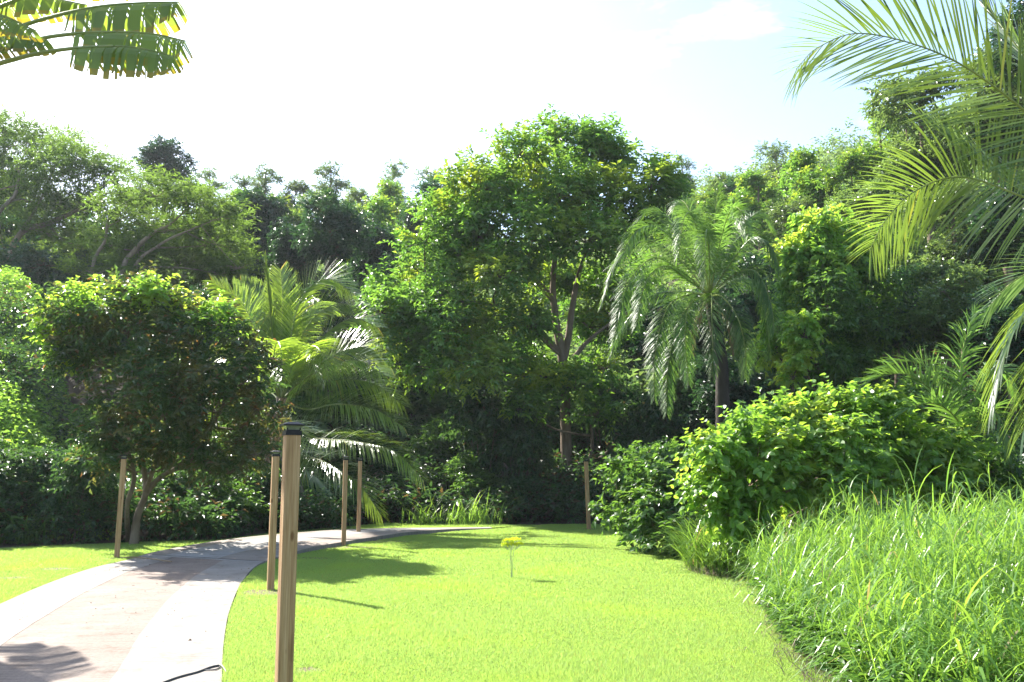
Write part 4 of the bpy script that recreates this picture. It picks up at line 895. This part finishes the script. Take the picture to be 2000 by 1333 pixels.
# --- ragged fan leaves reaching in at the top left
YT = 9.0
tb_ = np.array([-7.7, 10.7, 0.]); 
root = thing('fan_leaf_palm', 'tall plant with ragged paddle leaves and yellow margins reaching in at top left', 'plant', tb_.tolist())
palm_trunk([[0, 0, -.3], [0, 0, 1.5], [.1, 0, 3.0], [.2, 0, 4.3]], [.22, .17, .16, .14], root)
def paddle(l, W=(.30, .34), hang=(1.0, 1.0), petiole=.35, nseg=26, edge=.2, seed=1):
    g = np.random.default_rng(seed); b = Buf(); P = spline([np.asarray(p, float) for p in l], 80); T = nrm(np.gradient(P, axis=0)); H = P[-1]-P[0]; H = H*np.array([1, 1, 0]); H = H/np.linalg.norm(H)
    S0 = np.cross(H, UP); tube(b, P, np.interp(np.linspace(0, 1, 80), [0, petiole, 1], [.035, .02, .006]), 7, 2)
    for sg, w, hg in ((-1, W[0], hang[0]), (1, W[1], hang[1])):
        cuts = np.sort(np.r_[petiole, g.uniform(petiole, 1, nseg-1), 1.0]); drop = 0
        for a, c in zip(cuts[:-1], cuts[1:]):
            gap = min(.005, (c-a)*.18)*g.uniform(.1, 1.6); tt = np.linspace(a+gap*.4, c-gap*.6, 5); hh = hg+g.normal(0, .07); ww = w*g.uniform(.93, 1.03)*(1 if g.uniform() > .03 else .6)
            p = np.stack([np.interp(tt, np.linspace(0, 1, 80), P[:, i]) for i in range(3)], 1); tv = T[int(tt.mean()*79)]
            u = (tt-petiole)/(1-petiole); prof = np.clip(np.sin(np.pi*np.clip(.10+.86*u, 0, 1)), 0, 1)**.45
            rows = [p]; q = p.copy(); R_ = 7
            for r in range(1, R_):
                th = hg*.35 + (hh-.35*hg)*min(1, r/3.0); dirv = S0*sg*math.cos(th)-UP*math.sin(th)+tv*(.16+.05*g.normal()); dirv = dirv/np.linalg.norm(dirv)
                if r == R_-1: q = q+dirv*(ww*prof*edge)[:, None]
                else: q = q+dirv*(ww*prof*(1-edge)/(R_-2))[:, None]
                if r > 3: # segments narrow slightly towards their ends
                    q = q+(q.mean(0)-q)*.05
                rows.append(q.copy())
            V = np.stack(rows).reshape(-1, 3); i, j = np.meshgrid(np.arange(R_-1), np.arange(4), indexing='ij'); k0 = (i*5+j)
            Q = np.stack([k0, k0+1, k0+6, k0+5], -1)
            b.add(V, Q[:-1].reshape(-1, 4), 0); b.add(V, Q[-1:].reshape(-1, 4), 1)
    return b.build('leaf', [M['banana'], M['banana_edge'], M['rachis']], root)
tc_ = np.array([.2, 0, 4.3])
def tl(lst): return [at(px, py, Y)-tb_ for px, py, Y in lst]
paddle([tc_, *tl([(-220, 190, YT+.4), (-20, 130, YT), (80, 104, YT), (170, 93, YT), (260, 93, YT), (345, 112, YT)])], W=(.34, .47), hang=(.9, 1.3), petiole=.62, seed=3)
paddle([tc_, *tl([(-220, 160, YT+.6), (-20, 104, YT+.3), (90, 74, YT+.2), (190, 64, YT+.2), (290, 66, YT+.2), (362, 80, YT+.2)])], W=(.42, .52), hang=(.8, 1.3), petiole=.60, seed=4)
paddle([tc_, *tl([(-200, 120, YT+.6), (-10, 68, YT+.5), (90, 36, YT+.5), (190, 14, YT+.5), (280, 6, YT+.5), (350, 4, YT+.5)])], W=(.45, .6), hang=(.8, 1.3), petiole=.58, seed=5)
paddle([tc_, *tl([(-180, 60, YT+.8), (-20, 20, YT+.8), (80, -20, YT+.8), (190, -45, YT+.8), (290, -60, YT+.8), (350, -50, YT+.8)])], W=(.34, .36), hang=(.8, 1.1), petiole=.55, seed=6)
paddle([tc_, *tl([(-200, 110, YT-.3), (-120, 60, YT-.4), (-60, 35, YT-.4), (0, 30, YT-.4), (70, 60, YT-.4)])], W=(.3, .3), hang=(.8, 1.1), petiole=.45, seed=7)
paddle([tc_, *tl([(-220, 140, YT+.2), (-140, 95, YT+.1), (-70, 70, YT+.1), (0, 62, YT+.1), (95, 80, YT+.1)])], W=(.34, .34), hang=(.9, 1.2), petiole=.45, seed=17)
paddle([tc_, *tl([(-220, 100, YT+.9), (-120, 30, YT+1), (-40, 0, YT+1), (60, -8, YT+1), (170, 10, YT+1)])], W=(.36, .4), hang=(.9, 1.2), petiole=.45, seed=19)
paddle([tc_, *tl([(-180, 0, YT+1), (-60, -120, YT+1), (60, -220, YT+1), (180, -290, YT+1)])], W=(.34, .34), hang=(.5, .5), petiole=.4, seed=8)
paddle([tc_, tc_+[-.2, .1, 1.0], tc_+[-.5, .1, 2.2], tc_+[-.9, .1, 3.2]], W=(.34, .34), hang=(.3, .3), petiole=.35, seed=9)
paddle([tc_, tc_+[-1.0, .1, .6], tc_+[-2.0, .2, 1.1], tc_+[-3.2, .2, 1.0]], W=(.34, .34), hang=(.6, .6), petiole=.35, seed=10)
paddle([tc_, tc_+[.5, -.4, .5], tc_+[.8, -1.2, .8], tc_+[1.0, -2.2, .6]], W=(.36, .36), hang=(.4, .4), petiole=.3, seed=12)
paddle([tc_, tc_+[-.5, -.5, .4], tc_+[-.8, -1.3, .5], tc_+[-1.1, -2.3, .2]], W=(.36, .36), hang=(.4, .4), petiole=.3, seed=13)

for k_ in range(7):  # flat leaves out of view, added to cast shade on the near path corner
    a_ = k_*2*math.pi/7+.3; h_ = np.array([math.cos(a_), math.sin(a_), 0])
    if h_[0] > .3: continue
    paddle([tc_, tc_+h_*.4+UP*.25, tc_+h_*1.0+UP*.35, tc_+h_*1.9+UP*.1], W=(.42, .42), hang=(.25, .25), petiole=.22, seed=30+k_)
# ------------------------------------------------------------------ right hand thickets
def thicket(name, label, cat, base, lst, Y, leaf, stems=True, dz=1.3, spread=.5, squash=.9, **kw):
    C, R = pix_clumps(lst, Y, dz, spread, squash); b = np.asarray(base, float)
    st = [([b+[dx, dy, -.1], b+[dx*1.4, dy, .6], b+[dx*2.2, dy, 1.3]], [.03, .022, .01]) for dx, dy in ((-.3, .1), (0, 0), (.35, .1), (.6, .2))]
    return tree(name, label, cat, b, st, C, R, leaf, 'twig', crown='foliage', thick=.02, r_end=.007, **kw)
# ivy covered hedge bush beside the lawn
hb = gr(1270, 1075)
thicket('hedge_bush', 'ivy covered bush at the right lawn edge, left of the leafy mound', 'bush', hb,
        [(1240, 915, 36, 1.5), (1215, 955, 38, 1.8), (1205, 1000, 30, 1.8), (1280, 950, 40, .6), (1320, 940, 40, 1.5), (1250, 985, 44, .8), (1300, 1000, 46, 0), (1340, 990, 44, .6), (1245, 1035, 34, .8), (1290, 1045, 40, 0), (1330, 1050, 40, -.3), (1375, 940, 44, 2), (1300, 905, 36, 2.2), (1380, 1000, 44, 1.2)],
        16.6, 'hedge', size=.125, ratio=.66, cov=.62, K=7, spray=.28, droop=.3, subs=13, sub_r=(.26, .46), heart=True)
# mound of broad leaved creepers
mb = gr(1480, 1110); mb[1] += 1.2
thicket('creeper_mound', 'large mound of broad leaved creepers behind the tall grass', 'creepers', mb,
        [(1410, 880, 44), (1380, 930, 34, .3), (1400, 970, 42, -.2), (1465, 850, 44), (1520, 820, 40, .6), (1480, 900, 52, -.3), (1440, 1010, 40, -.2), (1570, 830, 46, .8), (1560, 890, 56, 0), (1540, 960, 56, -.4), (1630, 805, 44, .8), (1640, 870, 58, .2), (1620, 945, 60, -.3), (1700, 800, 42, .9), (1715, 860, 52, .6), (1710, 930, 60, .2), (1790, 870, 48, .9), (1790, 930, 56, .6), (1480, 1060, 36, -.3), (1850, 900, 52, 1.0), (1860, 960, 56, .8)],
        13.4, 'vine', size=.108, ratio=.85, cov=.75, K=6, spray=.32, droop=.35, subs=13, sub_r=(.26, .46), heart=True, up=1.1)
# creepers hanging over a tree
vb = at(1600, 760, 24); vb[2] = float(hill(vb[0], 24))
C, R = pix_clumps([(1590, 450, 44), (1640, 455, 40), (1545, 500, 30), (1580, 510, 48), (1650, 520, 56), (1565, 565, 40), (1545, 610, 36), (1520, 650, 34), (1505, 690, 28), (1610, 660, 42), (1570, 660, 22, -2.0), (1562, 700, 20, -2.0), (1550, 740, 20, -2.0), (1572, 630, 18, -2.0)], 24, 1.25, .8, .9)
tree('creeper_tree', 'tree smothered in bright yellow green creepers with a hanging curtain, right of the feathery palm', 'tree', vb, [([vb-[0, 0, .3], vb+[0, 0, 2], at(1610, 600, 24), at(1600, 480, 24)], [.2, .17, .13, .05])], C, R, 'vine', size=.135, ratio=.8, cov=.75, K=7, spray=.35, droop=.5, subs=14, sub_r=(.26, .46), heart=True)
cb_ = Buf(); Cc, Rc = pix_clumps([(1630, 590, 55), (1700, 560, 55), (1690, 640, 55), (1640, 720, 50), (1720, 480, 50), (1600, 560, 40, -1.0), (1605, 640, 42, -1.0), (1610, 710, 40, -1.0), (1640, 520, 50, .4), (1680, 700, 44)], 24.2, 1.2, .7)
fill_clumps(cb_, np.array(Cc)-vb, Rc, size=.16, ratio=.5, cov=.7, K=7, spray=.4, droop=.4, subs=13, sub_r=(.26, .46))
cb_.build('foliage', M['hedge'], [o_ for o_ in COL.objects if o_.name.startswith('creeper_tree')][0])
# dry grassy weeds at the foot of the mound
wb = gr(1430, 1125)
def weeds():
    root = thing('weed_clump', 'weedy clump with dry brown grass at its foot, left end of the tall grass', 'weeds', wb.tolist())
    b = Buf(); n = 2600; a = rng.uniform(0, 6.28, n); r = rng.uniform(0, 1, n)**.5
    P = np.stack([.72*r*np.cos(a)+.2, 1.2*r*np.sin(a)+.7, np.zeros(n)], 1)
    blades(b, P, rng.uniform(.35, 1.2, n), .009, 5, bend=(.5, 1.5)); b.build('blades', M['tall'], root)
    b = Buf(); n = 900; a = rng.uniform(0, 6.28, n); r = rng.uniform(.3, 1, n)**.5; P = np.stack([.62*r*np.cos(a)+.1, .9*r*np.sin(a)+.45, np.zeros(n)], 1)
    blades(b, P, rng.uniform(.15, .4, n), .004, 5, bend=(.8, 1.6), lean=(.2, .9)); b.build('dry_blades', M['dryweed'], root)
    C, R = pix_clumps([(1395, 1030, 30), (1430, 1010, 34), (1400, 1075, 26), (1450, 1060, 30)], wb[1]+.5, 1, .3); C = np.array(C)-wb; b = Buf()
    fill_clumps(b, C, R, size=.07, ratio=.5, cov=.5, K=7, spray=.22, droop=.25, subs=7); b.build('foliage', M['hedge'], root)
weeds()

# tall grass
TG = [gr(1470, 1130), gr(1505, 1190), gr(1555, 1262), gr(1640, 1345), np.array([2.25, 5.2, 0]), np.array([5.2, 5.0, 0]), np.array([9.4, 12.8, 0]), np.array([6.0, 13.2, 0]), np.array([4.4, 12.9, 0])]
def tall_grass():
    b = Buf(); N = 14000
    X = rng.uniform(2, 9.5, N); Y = rng.uniform(5, 13.4, N); ok = inside(TG, X, Y); X, Y = X[ok][:4300], Y[ok][:4300]; n = len(X)
    # clumped stems, each with several arching blades
    edge = np.clip((X-(2.3+.10*(Y-6)))/1.3, .30, 1)
    hgt = rng.uniform(.62, 1.5, n)*(.45+.55*edge)*(.84+.16*np.sin(X*2.3)*np.sin(Y*1.9)); hgt *= np.where(rng.uniform(0, 1, n) < .08, 1.25, 1)
    az = rng.uniform(0, 6.28, n); tilt = rng.uniform(0, .5, n)
    ax = np.stack([np.cos(az)*np.sin(tilt), np.sin(az)*np.sin(tilt), np.cos(tilt)], 1); base = np.stack([X, Y, np.zeros(n)], 1)
    tcen = base[:, None]+ax[:, None]*(hgt[:, None]*np.linspace(0, .92, 4)[None])[..., None]
    s = np.stack([np.ones(n), np.zeros(n), np.zeros(n)], 1); strips(b, tcen, np.repeat(s[:, None], 4, 1), np.full((n, 4), .003))
    K = 10
    for j in range(K):
        f = (j+rng.uniform(.1, .9, n))/K*.95; P = base+ax*(hgt*f)[:, None]
        L = rng.uniform(.32, .72, n)*(1-.25*f); blades(b, P, L, rng.uniform(.004, .0098, n), 6, bend=(.4, 1.9), lean=(.15, 1.0))
    P = base+ax*(hgt*.9)[:, None]; up = rng.uniform(0, 1, n) < .16; blades(b, P[up], rng.uniform(.22, .48, up.sum()), .0045, 5, bend=(.05, .5), lean=(0, .25))
    tag(b.build('tall_grass', M['tall']), 'thick stand of tall arching green grass filling the lower right corner', 'grass', kind='stuff')
    # brown thatch and small broad leaved weeds under the front edge
    b = Buf(); n = 3600; t = rng.uniform(0, 1, n); E = spline([gr(1450, 1120), gr(1500, 1195), gr(1550, 1270), gr(1630, 1345), np.array([2.2, 5.4, 0])], 60)
    p = np.stack([np.interp(t, np.linspace(0, 1, 60), E[:, i]) for i in range(3)], 1)+np.stack([rng.normal(.25, .22, n), rng.normal(0, .1, n), np.zeros(n)], 1)
    blades(b, p, rng.uniform(.08, .30, n), .0035, 4, bend=(.6, 1.7), lean=(.3, 1.2)); tag(b.build('dry_thatch', M['dryweed']), 'brown dry thatch at the front edge of the tall grass', 'grass', kind='stuff')
tall_grass()
def low_weeds():
    b = Buf(); n = 3600; t = rng.uniform(0, 1, n); E = spline([gr(1480, 1180), gr(1540, 1262), gr(1640, 1345), np.array([2.4, 5.2, 0]), np.array([4.4, 5.0, 0])], 60)
    p = np.stack([np.interp(t, np.linspace(0, 1, 60), E[:, i]) for i in range(3)], 1)+np.stack([np.abs(rng.normal(.1, .35, n)), np.abs(rng.normal(0, .2, n)), rng.uniform(.02, .38, n)], 1)
    K = 5; a = rng.uniform(0, 6.28, (n, 1))+np.arange(K)[None]*1.256
    AA = np.stack([np.cos(a), np.sin(a), rng.uniform(-.2, .4, (n, K))], -1); PP = np.repeat(p[:, None], K, 1); L = rng.uniform(.04, .085, (n, K))
    leaf_quads(b, PP.reshape(-1, 3), AA.reshape(-1, 3), (UP+rng.normal(0, .3, (n, K, 3))).reshape(-1, 3), L.ravel(), (L*.6).ravel())
    tag(b.build('low_weeds', M['hedge']), 'small broad leaved weeds at the foot of the tall grass', 'weeds', kind='stuff')
low_weeds()

# strappy plant in the shade at the far left
sp = gr(20, 1062)
b = Buf(); n = 260; blades(b, np.stack([rng.normal(0, .3, n), rng.normal(.2, .2, n), np.zeros(n)], 1), rng.uniform(.5, 1.0, n), .016, 6, bend=(.5, 1.3), lean=(.1, .7))
o = b.build('grass_tussock', M['hedge']); o.location = sp.tolist(); tag(o, 'strappy leaved tussock in the shade at the far left end of the lawn', 'plant')
# grasses at the far end of the path
for px, py, lab in ((830, 1028, 'tall sunlit grass tuft beyond the path where it leaves the lowest palm frond'), (905, 1028, 'sunlit grass tuft beyond the path in front of the glinting large leaved shrub'), (942, 1027, 'narrow upright grass tuft at the far end of the path')):
    b = Buf(); n = 150; blades(b, np.stack([rng.normal(0, .28, n), rng.normal(.2, .22, n), np.zeros(n)], 1), rng.uniform(.25, .8, n)*np.where(rng.uniform(0, 1, n) < .15, 1.7, 1), .010, 5, bend=(.3, 1.2), lean=(.05, .5))
    o = b.build('grass_tuft', M['slope']); p = gr(px, py); o.location = (p[0], p[1]+.6, 0); tag(o, lab, 'grass tuft', 'grass tufts beyond the path')

# ------------------------------------------------------------------ small things on the lawn and path
fp = gr(999, 1130)
root = thing('yellow_flower', 'lone plant with flat yellow flower heads on thin pale stems in the lawn', 'flower', fp.tolist())
sc_ = m_per_px(fp[1])
for k, (dx, h) in enumerate(((-4, 68), (-1, 66), (6, 62))):
    b = Buf(); tube(b, [[rng.uniform(-.01, .01), 0, -.02], [dx*sc_*.3, 0, h*sc_*.5], [dx*sc_, 0, h*sc_]], [.0045, .004, .003], 6); b.build('stem', M['stem'], root)
for k, (dx, dz, r) in enumerate(((-7, 69, 11), (7, 71, 12), (1, 62, 10), (15, 63, 8), (-12, 62, 7))):
    b = Buf(); n = 210; a = rng.uniform(0, 6.28, n); q = rng.uniform(0, 1, n)**.5; R_ = r*sc_
    P = np.stack([dx*sc_+R_*q*np.cos(a), R_*q*np.sin(a)*.8, dz*sc_+R_*.35*(1-q*q)+rng.normal(0, .006, n)], 1)
    leaf_quads(b, P, rdir(n)+UP*.3, UP+rdir(n)*.5, rng.uniform(.014, .03, n), .013); 
    for i in range(0, n, 14): tube(b, [[0+dx*sc_*.5, 0, (dz-10)*sc_], P[i]], [.0015, .001], 4, 1)
    b.build('flower_head', [M['yellow'], M['stem']], root)

cb = Buf()
E_ = [gr(300, 1346), gr(345, 1329), gr(385, 1318), gr(412, 1308), gr(430, 1305), gr(436, 1309)]
E_ = [e+[0, 0, .02] for e in E_[:-1]]+[E_[-1]+[0, 0, .02], gr(437, 1316)+[.02, 0, .01]]
tube(cb, spline(E_, 40), .0075, 8)
E2 = [gr(400, 1314)+[0, 0, .019], gr(420, 1313)+[0, 0, .019], gr(433, 1307)+[0, 0, .019], gr(439, 1311)+[0, 0, .02]]; tube(cb, spline(E2, 16), .005, 7)
tag(cb.build('cable', M['rubber'], smooth=True), 'dark bent cable lying across the near corner of the path', 'cable')
tw = Buf(); tube(tw, spline([gr(236, 1092)+[0, 0, .02], gr(270, 1096)+[0, 0, .06], gr(335, 1104)+[0, 0, .055]], 12), .010, 6)  # brown bar modelled in place of the left post's cast shadow
tag(tw.build('shadow_bar', M['twig'], smooth=True), 'thin brown bar shaped as the shadow of the left lamp post on the path', 'shadow_bar')

def crumbs():
    b = Buf(); n = 330; f = rng.uniform(.03, .97, n); i = rng.uniform(20, 80, n).astype(int)
    for a, k in zip(f, i):
        c = PL[k]*(1-a)+PR[k]*a+[rng.uniform(-.1, .1), rng.uniform(-.1, .1), .011]; r = rng.uniform(.002, .007)*(2 if rng.uniform() < .06 else 1)
        if not inside(PATH_POLY, np.array([c[0]]), np.array([c[1]]))[0]: continue
        tube(b, [c, c+[0, 0, r*.6], c+[0, 0, r*1.1]], [r*1.2, r, r*.3], 6, wob=.25)
    tag(b.build('crumbs', M['stone']), 'crumbs of soil and dead leaves scattered on the path', 'litter', kind='stuff')
crumbs()
# ------------------------------------------------------------------ haze
def haze():
    b = Buf(); box(b, (0, 100, 29), (560, 480, 64)); o = b.build('haze', []); tag(o, kind='stuff')
    m = bpy.data.materials.new('haze'); m.use_nodes = True; nt = m.node_tree; nt.nodes.remove(nt.nodes['Principled BSDF'])
    v = nt.nodes.new('ShaderNodeVolumePrincipled'); v.inputs['Density'].default_value = HAZE; v.inputs['Color'].default_value = (.86, .92, 1, 1); v.inputs['Anisotropy'].default_value = .3
    nt.links.new(v.outputs[0], nt.nodes['Material Output'].inputs['Volume']); o.data.materials.append(m)
HAZE = .0003
haze()
print('polys', sum(len(m.polygons) for m in bpy.data.meshes))
